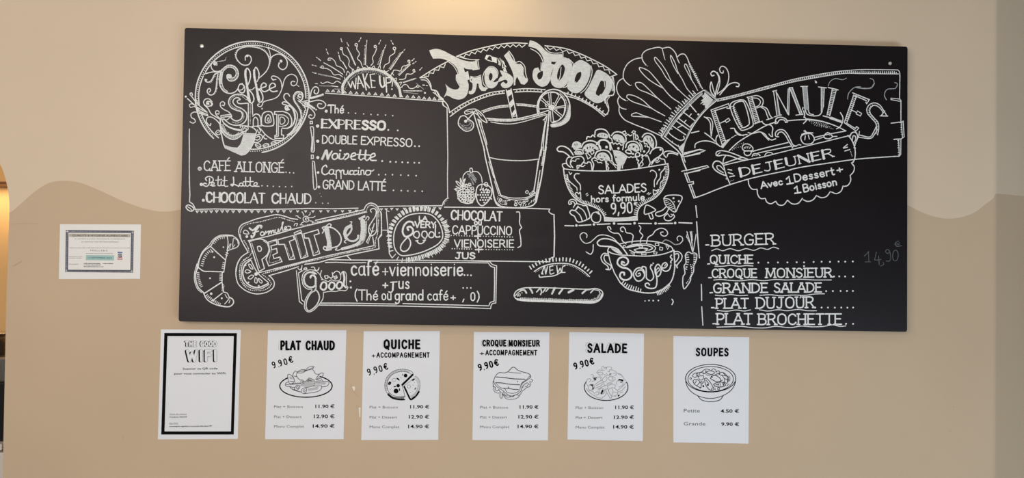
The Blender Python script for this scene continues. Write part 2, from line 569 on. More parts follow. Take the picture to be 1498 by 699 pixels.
chalk('chalk_emblem', 'round chalk emblem with swirls and a tilted coffee cup', '''@270,55
e14 692,610 582,572 133,440
e12 692,610 548,532 129,161; e12 692,610 548,532 172,204; e12 692,610 548,532 209,281; e12 692,610 548,532 287,361
e12 692,610 548,532 23,91
e5.5,23 692,610 564,552 136,362; e5.5,23 692,610 564,552 14,92
s12 622,230 622,195 645,178 675,195 682,232 655,275 600,280 548,240 525,185 545,130 610,98 700,95 780,115 840,160 868,230 862,290 835,345 790,390 757,420 742,450
k6,12,17 545,235 525,180 545,130 610,100 700,95 780,115 840,160 868,230 862,290; c13 642,186
s10 803,92 850,105 875,165 878,240
s12 868,265 895,195 960,168 1012,190 1048,240 1045,295 1012,326 980,318 960,290 966,262; c15 986,240; c9 968,262
s11 935,428 905,430 888,410 900,393 940,400 975,428 992,470 995,510; c9 905,432
s11 1128,452 1105,445 1088,465 1102,490 1135,485 1155,440 1138,395 1095,375 1050,392 1022,430 1002,500 985,550 955,600 905,628 850,642 808,658 793,690 780,705 765,705 748,695 752,680 765,680; c8 793,727
l8 1150,485 1172,500
s12 215,368 280,352 350,345 390,325; c9 200,374
s11 312,282 298,272 305,252 328,258 330,285; c12 312,270; s11 326,250 296,246 272,275 276,312 302,340 348,347
d5,13 338,245 385,238 412,232 428,195
s13 365,350 312,372 294,402 272,440 240,456 214,444 210,425; c9 224,432; k6,14,16 310,375 292,405 270,442 240,457
s13 342,370 330,430 324,500 314,550 290,582 258,585 234,560 236,532 254,520 266,540 254,556; k6,12,15 335,400 326,480 316,545 290,580
s13 470,382 440,378 434,410 462,442 512,435 546,395 544,338 510,295 458,282 408,306 372,350 357,420 360,480 385,532 425,562 478,570 525,548 550,515
s9 394,345 440,306 490,308 524,345 520,390 492,412 470,398; k5,26,11 400,340 440,306 490,308 524,345 520,390 492,414 460,420
s9 395,345 384,400 384,470 402,520 440,552; k7,12,15 358,430 362,490 390,540 430,568
m fill; f 372,352 394,345 384,400 384,475 362,475 358,420; c24 460,396; m chalk
S14 552,500 572,474 602,486 617,530 602,562 575,562 550,535; s11 588,468 606,500 590,530 560,538
s22 668,660 650,560 634,460 622,380 624,335; s14 622,345 638,313 662,335 674,390 664,445 642,495
s14 640,520 648,600 660,652 685,670 708,642 702,592 672,548 650,530
s22 765,640 745,560 728,470 713,390 711,335; s14 711,340 728,304 750,330 762,380 757,410
s14 737,480 740,560 747,620 762,658 787,656 802,620 790,568 765,532 742,520; s11 650,532 690,532 716,510; s11 745,540 770,535
s14 768,525 805,508 832,498 832,475 806,464 784,490 786,532 812,552 842,545 862,532; s14 868,525 905,510 928,498 922,474 896,466 870,492 872,532 900,552 948,546''')
chalk('lettering', None, '''@270,140
s14 650,50 632,10 575,-14 512,-10 466,20 450,70 475,120 530,148 578,165 592,200 575,240 530,258 490,240 465,210
s13 648,76 548,76 540,50 570,38 545,20 510,30 495,65 525,105 590,135 634,182 632,240 600,282 540,302 470,290 425,258 400,235
l12 470,210 372,222 372,203 468,192; d4,12 630,40 580,2 520,2 480,30 468,75 500,118 560,142 602,180 606,222 580,262 530,280 480,266
l13 652,82 652,305; l12 692,80 696,190; s13 697,208 730,186 764,200 780,250 783,308; s12 702,305 706,240 725,220 746,240 752,305; l11 742,307 786,309; d4,14 672,90 672,300
S13 798,190 830,164 882,165 900,190 912,290 900,306 802,306 788,290; S11 828,222 850,194 870,200 882,268 830,274; S9 845,252 858,224 866,262
l13 918,190 922,162 1010,160; s13 1010,160 1070,190 1096,250 1085,308 1045,332 1000,332; l12 992,340 992,400 1014,404 1010,436 924,436 922,408 942,400 944,192 920,186
S10 982,220 1010,224 1028,255 1010,286 982,290; s10 962,196 1020,200 1062,240 1050,292 1000,312 964,312; l9 962,198 960,412 930,418''', 'chalk_emblem')
chalk('chalk_cup', 'tilted chalk coffee cup with a shaded side', '''@270,140
s12 268,284 262,304 235,286 222,252 236,222 272,218 320,245 360,290 380,330 410,370 460,402 510,405 560,390 600,365
s12 366,245 362,300 385,370 430,420 490,446 540,435 580,402 602,372; k6,38,13 366,300 392,372 436,418 495,440 545,428 585,392
s13 382,246 410,290 470,330 540,352 620,368; s10 410,284 460,320 530,340 590,350; s12 565,308 640,310 700,328 735,362 730,388; l12 598,386 730,390; s10 372,235 430,246 470,215
s14 364,235 368,330 385,430 402,500 418,535; l14 415,532 580,606; s14 578,606 620,596 665,552 705,478 728,392
m fill; f 602,392 724,396 704,470 664,545 625,592 585,604 480,568 415,530 404,502 480,525 540,530 572,490; m chalk
s9 570,326 580,308 596,320 584,338; s9 598,346 622,318 650,325 645,350 620,352; s9 610,330 635,340 630,365; c8 625,368
s13 732,405 772,394 796,416 786,450 752,476 716,478; s12 736,425 762,414 772,432 750,452 726,450''', 'chalk_emblem')
chalk('chalk_flourish', None, '''@270,140
s12 690,314 742,314 782,345 820,390 870,430 930,456 982,460; s10 745,348 760,378 777,360 765,338; s11 840,442 824,440 808,420 822,394
S10 724,498 758,490 782,515 766,532 735,522; s8 730,500 755,515 778,522; S10 800,512 826,490 860,495 855,518 820,524; s8 804,514 830,506 856,500; S10 884,488 906,468 936,476 930,498 900,504; s8 888,492 910,484 932,478; S9 318,378 340,352 368,362 364,390 336,398; s7 325,385 345,372 362,368
''', 'chalk_emblem')
chalk('chalk_flourish', 'burst of chalk curls on the right edge of the emblem', '''@270,140
s12 1075,5 1057,-20 1027,-18 1015,15 1040,55 1080,92 1125,140 1152,185 1150,245 1130,310 1092,370 1050,402
s12 1062,128 1040,95 1010,88 998,75 1015,62 1055,74 1095,110 1128,175 1134,240; s16 1072,140 1040,146 1030,116 1060,100 1098,125 1122,180 1126,250 1100,305 1050,335; c14 1052,130
s15 1185,15 1162,8 1168,-12 1198,-10 1206,25 1182,58; s14 1212,10 1200,-32 1150,-40 1116,-2 1122,55 1150,95 1185,160 1192,240 1175,312 1120,372 1055,412; k7,13,15 1205,-20 1160,-40 1118,0 1122,55 1150,95 1185,160 1192,240 1175,312; k6,-16,15 1185,240 1170,310 1120,370
s12 1215,58 1260,46; l20 1292,24 1395,-4; c12 1412,-12; s12 1270,58 1286,5 1300,-55 1330,-90 1360,-85 1372,-50 1350,-18 1325,-34 1332,-60
s12 1228,72 1290,60 1370,45 1420,60 1443,92 1425,122 1388,130 1360,106 1368,82 1402,84; l20 1255,82 1326,130; c9 1345,142; s12 1240,90 1300,140 1332,185 1325,220 1297,235 1270,216 1280,195 1302,200
s11 1160,50 1220,100 1240,140; s9 1150,20 1230,82; s12 1210,100 1265,115; s10 1230,150 1208,228; l13 1240,60 1225,120
''', 'chalk_emblem')
chalk('chalk_flourish', 'burst of chalk curls on the left edge of the emblem', '''@270,140
l11 28,28 130,120 222,168; c11 12,9; s12 230,168 130,80 75,10 55,-20 72,-30 82,-5; s10 236,188 150,166 105,112 60,118 50,92 75,82 92,92; s11 240,206 160,182 100,166 65,190 72,222 102,242 110,265 86,280 55,266; s10 226,166 150,100 118,40; s10 236,196 150,150 110,110
s12 246,86 224,76 234,58 266,64 286,86 270,106; s12 250,88 225,84 232,60 262,60 276,90 250,108 214,100 194,66 214,35 250,32 282,62; s12 200,92 240,132 270,182 320,216 356,236; c12 242,78
s11 384,96 402,100 410,75 390,60 366,76 370,112 402,140 450,165 476,195 482,215; s11 328,182 350,186 350,160 324,154 316,176 330,202 360,232''', 'chalk_emblem')

chalk('chalk_frame', 'thin chalk frame with a bead row and a coffee bean corner', '''@270,225
l11 50,0 48,100 50,300 55,420 50,490; s11 50,490 82,512 100,542 110,566; S12 14,542 35,522 70,535 96,562 75,586 38,575; s9 28,538 60,560 78,582
l12 108,568 300,563 700,570 1100,563 1270,558 1520,561 1775,555
v14,11 130,590 175,590 220,590 272,590 328,588 385,588 437,588 497,590 562,588 625,588 687,590 755,590 822,590 890,590 953,588 1017,588
v11,10 1085,588 1157,588 1238,588 1313,588 1393,588 1468,586 1540,586 1615,588 1690,585 1760,582
@450,215
l12 720,608 900,604 1160,602 1375,600; s11 1375,600 1390,562 1418,532 1438,522; l10 1432,522 1430,300 1434,100 1426,-400; d4,14 1395,590 1405,560 1430,545
s10 1380,-464 1383,-431 1420,-404
v11,10 755,637 803,637 860,632 915,637 990,631 1046,630 1110,628 1170,627 1230,625 1298,625 1355,628
@270,140
l12 50,340 48,420 50,600''')

chalk('chalk_list', 'chalk list of small drinks in three lettering styles', '''@270,225
c21 155,152; t12,98,S 197,170 470,170 CAFÉ; t12,98,S 522,180 1018,190 ALLONGÉ; c7 1038,188 1075,192 1115,195
c17 172,312; s13 225,275 214,250 250,230 290,250 290,280 252,298; s13 255,248 250,310 225,332 195,320 200,300 225,306; s12 262,322 302,308 298,292 278,300 280,327 312,326; l13 345,230 340,320; s12 340,320 360,327 375,310; l11 318,270 366,265; s13 375,285 376,322 400,322; c7 378,262; l13 410,230 405,312; s12 405,312 415,332 442,330; l11 388,275 436,272
s14 500,238 502,300 490,327 474,315 500,310 555,332; S12 558,320 575,298 597,308 590,328; s12 598,293 597,322 617,330; l13 625,240 624,322; l11 600,285 652,282; l13 672,240 670,322; l11 648,285 702,282; s12 624,322 645,332 662,318; s12 670,322 695,332 742,312 736,293 714,300 712,327 762,332; c7 792,326 848,328 908,332 970,335 1033,336 1096,333
c15 192,474; t12,98,b 218,492 820,502 CHOCOLAT; t12,98,b 892,503 1295,507 CHAUD; l12 228,395 236,488; l12 368,396 368,488; l11 512,398 516,488; c6 1342,500 1412,505 1468,505; m soft; c5 1385,405 1398,436; m chalk
m soft; c12 155,154; m chalk''')
chalk('chalk_sunburst', 'half sun drawn in chalk with wavy rays', '''@450,50
m fill; s25 358,600 362,530 396,465 460,402 540,364 640,354 740,372 830,422 892,482 932,540 952,632; m chalk
s6 352,600 355,530 388,462 455,396 540,355 640,345 742,363 836,414 900,476 940,538 962,632
l11 180,602 500,625 740,640 960,657 1200,675 1390,688
u15,10 205,577 260,580 318,585 380,592 440,596 500,602 565,606 628,607 693,611 760,615 823,623 890,628 958,632 1020,636 1080,640 1138,646 1192,654 1245,657 1297,659 1352,661
s8 345,545 350,525 358,500; s8 365,478 380,470 376,440; s8 395,420 410,380 430,400; s8 455,390 462,355 480,380; s8 505,362 515,335 530,352; s8 560,330 572,345 588,340; s8 605,320 620,340 640,338; s8 655,345 680,325 688,350; s8 720,348 740,320 745,350; s8 780,365 800,385 830,370; s8 850,430 862,395 880,420; s8 880,460 910,450 905,480; s8 930,500 960,490 950,520; s8 950,545 970,540
m soft; d5,18 385,560 420,490 480,420 560,385 640,378 720,392 790,425 850,480; d5,20 410,480 470,435 540,400 640,392 720,408 780,440; d5,19 560,376 640,368 730,384 800,420; d5,16 885,500 905,540; d5,16 870,470 925,560; m chalk
l9 335,460 235,430; m soft; l9 235,432 110,405; k5,14,13 230,425 110,402; m chalk; s9 356,436 320,412 270,415 238,375 192,350 150,348 128,338; o12,8 150,336; l9 360,410 250,335; l8 250,335 165,292; k6,-6,15 330,390 170,296
s9 376,392 368,362 332,335 296,320 280,280 250,250 216,245 208,264 236,264; l11 400,354 360,285; l8 360,285 330,262; s9 455,356 422,320 425,270 404,230 366,205 352,162 345,150; o12,8 345,148
l11 490,316 440,200; l9 440,200 405,135; k6,6,15 485,310 410,140; s9 556,322 540,280 510,250 530,200 502,150 508,118; o13,8 497,108; l12 592,310 594,220; l8 594,220 602,95; k6,6,15 580,310 592,110
s9 648,320 670,290 664,240 690,190 706,145; o12,8 692,126; l11 738,316 755,250; l8 755,250 782,155; k6,6,15 722,310 775,160; s9 778,348 790,316 832,290 840,230 890,190 892,160; o14,8 888,146; l11 848,360 890,300; l8 890,300 962,190; k6,10,14 840,355 955,190
s9 868,406 880,370 910,368 950,375 970,332 1020,315 1048,290; o11,8 1036,276; l10 936,420 1050,310; k6,6,15 930,412 1045,305; s9 938,462 972,462 1000,450 1012,408 1060,408 1100,382; o10,7 1086,370; l9 978,496 1030,478; l7 1030,478 1110,450; k6,-10,12 975,488 1100,448
s9 955,545 990,515 1018,520 1040,550 1075,555 1115,535; o12,7 1128,532; s9 340,500 300,480 258,505 200,488 150,505 135,492; l9 310,537 240,528; m soft; l8 240,530 120,528; l9 345,562 275,560; l7 985,592 1130,610; l6 1110,500 1190,565; m chalk; l7 978,578 1170,580; k5,-10,14 1010,575 1150,575
l8 90,235 100,244; l10 110,250 132,270; l8 190,150 194,165; l11 200,182 210,202; l8 312,182 318,200; l10 320,215 332,255; l8 341,45 344,58; l10 347,66 351,78; l8 402,85 406,95; l10 412,104 422,122; l9 546,35 541,47; l10 532,62 524,76; l8 606,60 605,85; l8 747,60 742,72; l10 735,86 728,100; l8 801,110 798,122; l10 793,132 788,142; l8 853,65 858,74; l10 866,88 876,104; l8 995,155 985,166; l11 975,180 962,190; l9 1090,250 1082,258; l11 1075,266 1066,272; l8 1110,278 1100,286; l11 1088,294 1076,302; l8 1170,340 1163,350; l11 1155,358 1146,368; l11 1178,520 1196,521; l8 1212,524 1226,526; c10 1200,600; l8 45,314 58,317; l9 72,321 90,326; l8 50,389 58,392; l10 68,397 88,400; l9 78,505 102,506''')
chalk('lettering', None, '''@450,50
l15 415,490 442,545; l13 442,545 458,482; l14 458,482 488,558; l13 488,558 496,450; l14 512,556 520,430; l15 520,430 574,542; l11 505,505 555,500; l16 566,408 600,570; l12 610,404 582,478; l15 582,478 632,548; l14 640,412 656,545; l11 640,412 686,406; l11 650,470 690,478; l11 656,545 692,542; s17 736,430 744,510 765,542 788,520; l15 788,530 778,440; l15 800,446 808,592; s14 800,446 850,448 850,488 810,500; l11 872,470 864,532; c8 862,562''', 'chalk_sunburst')

chalk('chalk_list', 'chalk list of hot drinks, each line in another lettering style', '''@450,140
c16 190,158 104,632; c17 102,310; c16 103,465
t12,82 212,175 370,178 Thé; l13 205,100 278,98; c7 418,175 490,180 573,186 648,191 718,195 797,198 870,204
t10,84,BS 142,326 795,348 EXPRESSO; c9 825,350 922,355
t12,80 148,486 505,494 DOUBLE; t12,80 545,496 1068,522 EXPRESSO; c9 1097,516 1140,516
m fill; l24 150,646 188,562; l24 195,562 207,645; l16 210,645 246,575; m chalk; l8 140,648 178,560 198,552 212,640; s14 205,645 225,600 250,565; S15 250,628 266,595 302,595 302,635 270,650; m fill; l18 328,595 322,640; m chalk; s14 325,595 322,640 345,648 365,640; c11 335,560; s16 362,645 400,592 420,600 412,632 382,652; s15 374,596 398,602; s16 436,628 490,605 482,585 450,600 448,645 490,652; m fill; l20 540,558 525,635; l20 596,560 585,640; m chalk; s14 525,640 545,656 570,640; l14 503,600 572,602; s14 585,642 605,662 630,645; l14 565,603 636,606; s16 632,638 690,612 682,590 650,605 646,656 702,662
c10 763,668 845,675; c9 903,677 968,680 1025,683 1092,685 1140,686
@450,215
c13 107,260; c14 115,408
s15 197,205 186,186 152,212 150,265 180,282 216,265; S13 220,255 240,230 267,240 255,276 230,276; s13 268,235 264,270 288,282; l13 292,238 294,322; s13 292,250 318,234 337,260; l13 340,240 342,322; s13 340,250 362,234 372,262; s13 372,240 372,276 402,276 412,240; s13 412,240 416,276 436,276; s13 464,242 436,245 436,280 470,275; s13 504,242 476,245 476,282 510,275; s13 520,240 520,282 538,280; c9 525,213; s13 546,282 548,240 572,240 578,280 592,272; S13 592,262 606,240 642,245 640,276 606,286; s11 640,240 660,246 678,233
c8 728,283 797,282 868,283 953,287 1030,290 1110,293
t12,88 155,426 475,434 GRAND; t12,88 515,437 800,445 LATTÉ; c8 878,443 958,446 1025,449 1097,450 1172,452
s11 50,145 66,148 74,210 90,420 70,435 62,410 50,160; L11 38,82 58,82 60,116 38,118
@450,140
L11 26,262 48,262 50,285 26,286; s11 28,318 54,318 62,440 64,572 42,574 45,440 28,318; l11 50,420 52,560''')

chalk('chalk_banner', 'curved chalk banner with a scalloped edge', '''@610,55
s12 30,410 90,372 150,334 230,288 312,245; s12 405,192 470,165 550,136 700,98 850,68 1000,54 1128,60
z8,27,62 440,188 550,150 700,112 850,82 1000,68 1110,74; z8,26,62 75,392 150,346 230,300 305,262
s12 30,410 90,412 125,448 142,490 150,532 200,545 235,600 270,630; s9 42,432 88,436 120,468 150,535; s10 165,560 195,580 225,610
@720,50
s12 540,118 640,128 760,150 900,200 1040,265 1160,330 1276,412; z8,26,68 560,128 640,138 760,162 900,212 1040,278 1160,342 1240,396
s11 1276,412 1232,430 1228,470 1248,530 1250,590 1232,625 1175,628 1152,660 1155,705; s9 1258,420 1216,432 1205,440; s9 1238,440 1246,500 1240,580
@610,120
s12 150,78 195,90 225,140 262,180 305,225 325,270 332,312; s9 260,200 275,240 305,262; s9 180,90 205,140 222,150
s12 335,310 450,235 600,160 750,108 895,88; s12 340,350 460,265 600,192 760,135 895,113; d7,33 362,316 455,250 600,176 755,122 880,102
s12 985,78 1100,68 1200,70 1310,78; s12 1002,103 1100,97 1200,98 1280,102; d6,36 1020,90 1100,83 1200,85 1280,90
@720,120
s12 715,102 800,130 900,170 1000,225 1100,290 1162,338; s12 745,138 860,170 950,212 1050,272 1146,350; k11,26,40 770,126 860,158 950,200 1050,258 1140,330
s11 1160,340 1192,290 1170,230 1158,180 1182,148 1242,130; s9 1180,330 1192,260 1175,190 1200,150''')
chalk('filled_lettering', 'fat chalk letters filled in white', '''m fill
@610,55
f 125,130 190,115 260,130 330,165 410,205 470,230 560,245 612,235 625,320 560,325 500,318 478,305 488,350 505,352 512,348 525,355 532,430 515,436 528,480 520,560 490,610 440,632 380,625 330,600 300,590 275,612 305,530 290,475 330,510 380,530 420,525 440,500 432,465 415,465 400,380 425,370 415,330 380,280 330,245 250,215 165,215 140,170
f 538,412 555,400 590,412 655,392 660,440 668,490 690,512 720,520 700,546 660,545 635,510 628,470 612,470 605,520 585,565 550,580 528,570 532,545 555,545 568,510 565,465 542,448; h 549,430 560,422 562,448
F 690,400 700,340 740,305 790,310 820,350 815,410 780,452 800,455 835,440 812,490 770,518 728,510 700,470; H 735,390 750,362 768,370 772,410 752,440 738,425
F 850,335 890,348 945,375 980,410 985,455 960,495 910,517 870,505 858,475 885,453 905,470 922,465 925,445 905,430 870,440 832,452 842,415 872,398 862,370
f 935,140 890,185 935,260 985,380 990,490 1005,485 1010,430 1025,400 1040,430 1065,475 1100,480 1130,450 1135,420 1110,415 1090,370 1090,310 1065,270 1020,265 985,230
@720,50
f 385,62 440,78 500,120 545,168 600,200 715,205 720,240 650,282 605,280 605,305 640,312 605,400 592,470 560,520 510,537 455,510 418,455 415,390 432,352 472,340 480,360 492,385 470,398 460,430 475,465 500,455 518,420 520,380 500,372 510,290 530,285 515,230 480,175 440,145 370,125
F 612,400 650,290 720,235 775,252 816,300 810,400 780,480 730,540 670,550 615,520 597,460; H 665,410 690,340 720,310 742,340 735,400 710,450 680,475 666,450
F 780,480 800,390 840,300 900,265 950,280 1002,322 1005,390 980,480 930,560 870,602 810,590 768,545; H 845,460 870,400 905,385 912,410 895,460 860,498 845,490
F 1078,365 1130,380 1190,420 1228,480 1220,560 1180,630 1130,688 1070,705 1000,670 945,612 985,540 1030,450; h 1110,475 1160,480 1160,540 1110,622 1070,634 1060,602
m chalk
s8 705,338 690,450 672,478; s8 852,485 865,505 890,470
@610,55
l9 600,232 622,228 636,320 570,330; s9 635,225 560,225 470,208 410,190; s8 310,240 370,285 410,350 418,372; l8 402,380 400,430 420,468 440,500 430,530; l9 508,350 520,348 532,425
s8 675,390 690,350 740,298 795,305 828,350 820,410; s8 690,510 725,518; s9 940,135 985,200 1008,252 1050,244 1100,290 1110,360 1125,418; s8 670,395 680,470 710,505; s8 545,395 590,404 655,384; s7 850,405 900,395 945,430
@720,50
s9 392,148 450,178 488,215 512,262 520,285; s9 540,140 580,180 640,194 724,188; l9 724,190 724,230; s9 780,250 828,300 820,400 790,480; s9 1010,322 1022,380 998,480 952,562 905,602; s9 730,545 760,535 775,500; s8 500,290 498,380; s8 528,395 505,470 480,480; l8 1140,478 1148,490 1152,538; s8 1065,622 1090,636 1110,615; s8 1200,440 1236,500 1226,580''', 'chalk_banner')

chalk('chalk_glass', 'tall chalk drinking glass with a striped straw', '''@610,120
s9 660,297 750,265 850,242 938,235; s9 678,312 800,270 938,252; d5,14 680,302 760,272 850,250 930,243; s9 1015,222 1100,226 1222,242; s9 1020,238 1100,242 1225,258; d5,14 1025,230 1100,234 1215,250
s12 715,370 850,380 1000,377 1130,352 1250,320 1348,288; s9 755,408 860,425 970,427 1080,407 1200,372 1335,330; d7,11 730,388 850,397 970,397 1100,377 1220,347 1325,318; d5,14 740,378 850,388 970,388 1100,366
l13 580,325 640,520 690,699; l12 622,378 680,560 722,699; s10 622,380 655,400 662,440 700,570 716,640; m fill; f 622,380 655,405 640,425; m chalk
l15 1352,300 1335,500 1310,699; l12 1330,342 1302,382 1290,388; l11 1330,345 1300,520 1290,699; l11 1305,400 1312,410 1290,530 1268,699; k7,14,16 1332,440 1318,600 1308,690
@650,215
l14 400,-10 420,110 460,280 495,430; s15 495,430 515,540 545,592 610,612 720,622 832,614 905,595 940,560; l15 940,560 990,330 1042,0; l10 1020,40 1000,180; l11 978,240 930,540; k8,-14,15 1030,40 1000,200; k8,-14,16 975,370 950,480; l8 965,420 925,570
l13 430,0 460,110 520,330 575,490; l9 455,150 505,312; l9 512,348 555,480; l10 985,30 968,130 935,330 912,460; l10 960,140 920,440; l11 1000,0 985,90
s10 572,488 650,515 760,522 860,510 932,468; s9 556,492 650,530 750,542 850,527 925,490; s10 500,470 530,560 570,595
s11 455,105 550,125 700,138 830,138 972,122
o14,8 845,460; o11,7 880,480; o13,9 910,462; o13,8 735,560 730,588; o14,8 775,575; o12,8 815,565 845,545 575,540; o10,8 630,580; l8 862,592 868,574; l8 885,570 895,545; l8 910,555 920,530; l8 780,605 786,590; l8 805,602 810,588; l8 830,598 836,584
d5,15 545,510 600,545 680,545; d5,17 560,560 610,560 660,545; d5,14 545,530 570,575 620,590''')
chalk('chalk_straw', 'bent striped drinking straw in chalk', '''@610,55
f 710,175 740,182 712,226 692,216; f 758,190 816,206 816,262 772,246 766,226; l9 735,180 758,190; l9 712,226 772,246
l9 826,212 850,285; l9 848,210 852,228 834,275; l9 850,285 866,225 876,312; l9 876,312 884,240 898,302; l9 898,302 892,255; f 898,292 920,352 892,347 880,332; l8 880,300 920,352; l9 870,235 910,300
@610,120
l11 912,78 975,365; l11 962,68 1022,360; f 920,90 965,72 975,115 935,150; f 945,212 985,165 998,220 960,262; f 970,322 1008,268 1016,310 982,352; l9 982,352 1022,345''', 'chalk_glass')
chalk('chalk_citrus_slice', 'round citrus slice in chalk on the rim', '''@720,120
e13 628,265 168,190 160,452; e10 612,255 138,155 160,452; m fill; F 788,195 802,280 792,380 722,440 605,460 598,432 690,415 745,370 775,290; m chalk
d4,10 690,105 740,160 765,230 762,320 730,380 680,412 610,418
c30 606,260; c7 552,250 575,225 570,200 655,235 660,285 545,235 625,215
l9 590,235 576,108; l9 605,232 598,108; l9 630,240 682,140; l9 640,250 702,150; l9 635,258 745,240; l9 640,268 742,258; l9 632,275 720,345; l9 622,290 705,362; l9 615,290 628,402; l9 596,300 600,400; l9 582,268 480,276; l9 580,250 486,172; l9 590,240 500,150; s9 500,150 525,118 576,108; s9 600,108 650,110 682,138; s9 702,150 735,190 745,240; s9 742,260 735,315 718,350; s9 705,362 670,395 630,402; s9 486,172 472,220 480,276; s9 480,276 470,310 480,318''', 'chalk_glass')
chalk('chalk_cherry', 'cherry with two leaves in chalk', '''@610,120
S12 425,395 448,352 490,346 528,382 572,412 578,455 553,490 500,502 450,470 424,432; c16 498,400; l13 502,400 580,315; S11 486,310 510,288 600,278 602,290 560,312 500,328; S11 610,285 650,310 692,360 716,415 670,392 632,350; s9 625,310 660,345; s9 510,305 570,295; l10 580,310 625,338
m soft; d6,14 440,425 470,455 520,470 560,450; d6,15 460,470 510,485 550,470; d6,15 530,400 560,430 545,470; d5,14 470,440 520,445 545,420; m chalk''', 'chalk_glass')
_r = random.Random(3)
_rasp = ' '.join('%d,%d' % (228 + dx + _r.randint(-7, 7), 480 + dy + _r.randint(-7, 7)) for dx in range(-80, 81, 27) for dy in range(-90, 91, 27) if (dx / 84.0) ** 2 + (dy / 97.0) ** 2 < 1.0)
_seed = ' '.join('%d,%d' % (405 + dx + (dy // 26 % 2) * 12, 490 + dy) for dy in range(-78, 90, 26) for dx in range(-62, 62, 26) if (dx / 66.0) ** 2 + (dy / 95.0) ** 2 < 0.95 and dy > -60)
chalk('chalk_fruit', 'chalk raspberry, strawberry and round fruit in a cluster', '''@650,215
s10 190,345 195,292 228,255 265,248; s10 285,250 340,255 376,300 388,362; S10 262,222 280,216 288,255 268,262; m soft; d8,16 240,275 275,300 310,350; d8,15 265,270 300,310 322,370; d7,17 255,305 280,340 300,385; d7,15 285,265 325,330; m chalk
o14,8 %s; s11 150,440 138,480 150,540 205,572 270,572 312,520 318,470; S10 110,430 150,420 165,440 130,450; S10 120,350 145,360 175,400 150,395; S10 165,320 180,360 195,410 170,380; S10 215,325 200,370 195,400 190,360; l8 100,430 160,445; l8 120,400 165,425; s10 200,400 235,385 275,395
S13 325,470 342,402 390,380 445,392 482,432 482,490 440,562 385,600 342,562; l10 385,395 375,435 400,420 405,455 430,425 445,470; l10 445,470 440,440 470,450; S10 410,390 420,362 442,372 440,400; c8 140,525 480,530 315,480
c9 %s''' % (_rasp, _seed))
chalk('chalk_croissant', 'large chalk croissant with banded sections', '''@275,295
s13 104,665 118,590 160,510 235,452; s10 88,690 110,600 150,510 220,440; s10 220,440 258,388 320,347 400,340 460,345; s11 235,452 272,392 330,356 395,350 460,352 508,388 522,430 500,465 460,480 405,500
s12 235,460 290,512 382,594; s11 400,350 410,420 400,500; s11 405,500 392,560 378,640 366,720; s9 464,378 456,455; s8 470,370 505,395 512,430; l8 405,490 430,430; l8 425,480 440,430; l8 455,470 480,440; c10 250,512 268,567; c8 362,465
k8,-24,22 130,650 152,585 190,520 240,478; k7,24,20 270,430 320,385 375,372; k8,20,20 358,620 345,690; k8,22,22 390,520 372,560
@275,370
s14 106,140 80,205 80,275 105,350 165,410; s9 92,110 68,200 68,290 100,370 140,405; s13 108,150 160,185 225,188 352,192; l12 366,190 350,200 348,300 362,392; l13 342,300 172,410
s14 160,410 190,468 242,508 330,540 430,545 466,508 456,472 422,452; s10 170,440 220,495 300,530 400,548; l12 350,410 248,490; s11 360,398 402,412 422,455; s10 424,455 410,480 376,520; l9 380,425 402,460; l9 430,480 420,510; c9 225,258; c10 345,462; c13 237,416
k8,-26,18 112,200 122,270 155,352; k7,24,16 325,215 322,280; k7,20,16 350,320 345,390; k8,22,18 185,440 240,490; k8,-22,18 270,480 340,520''')

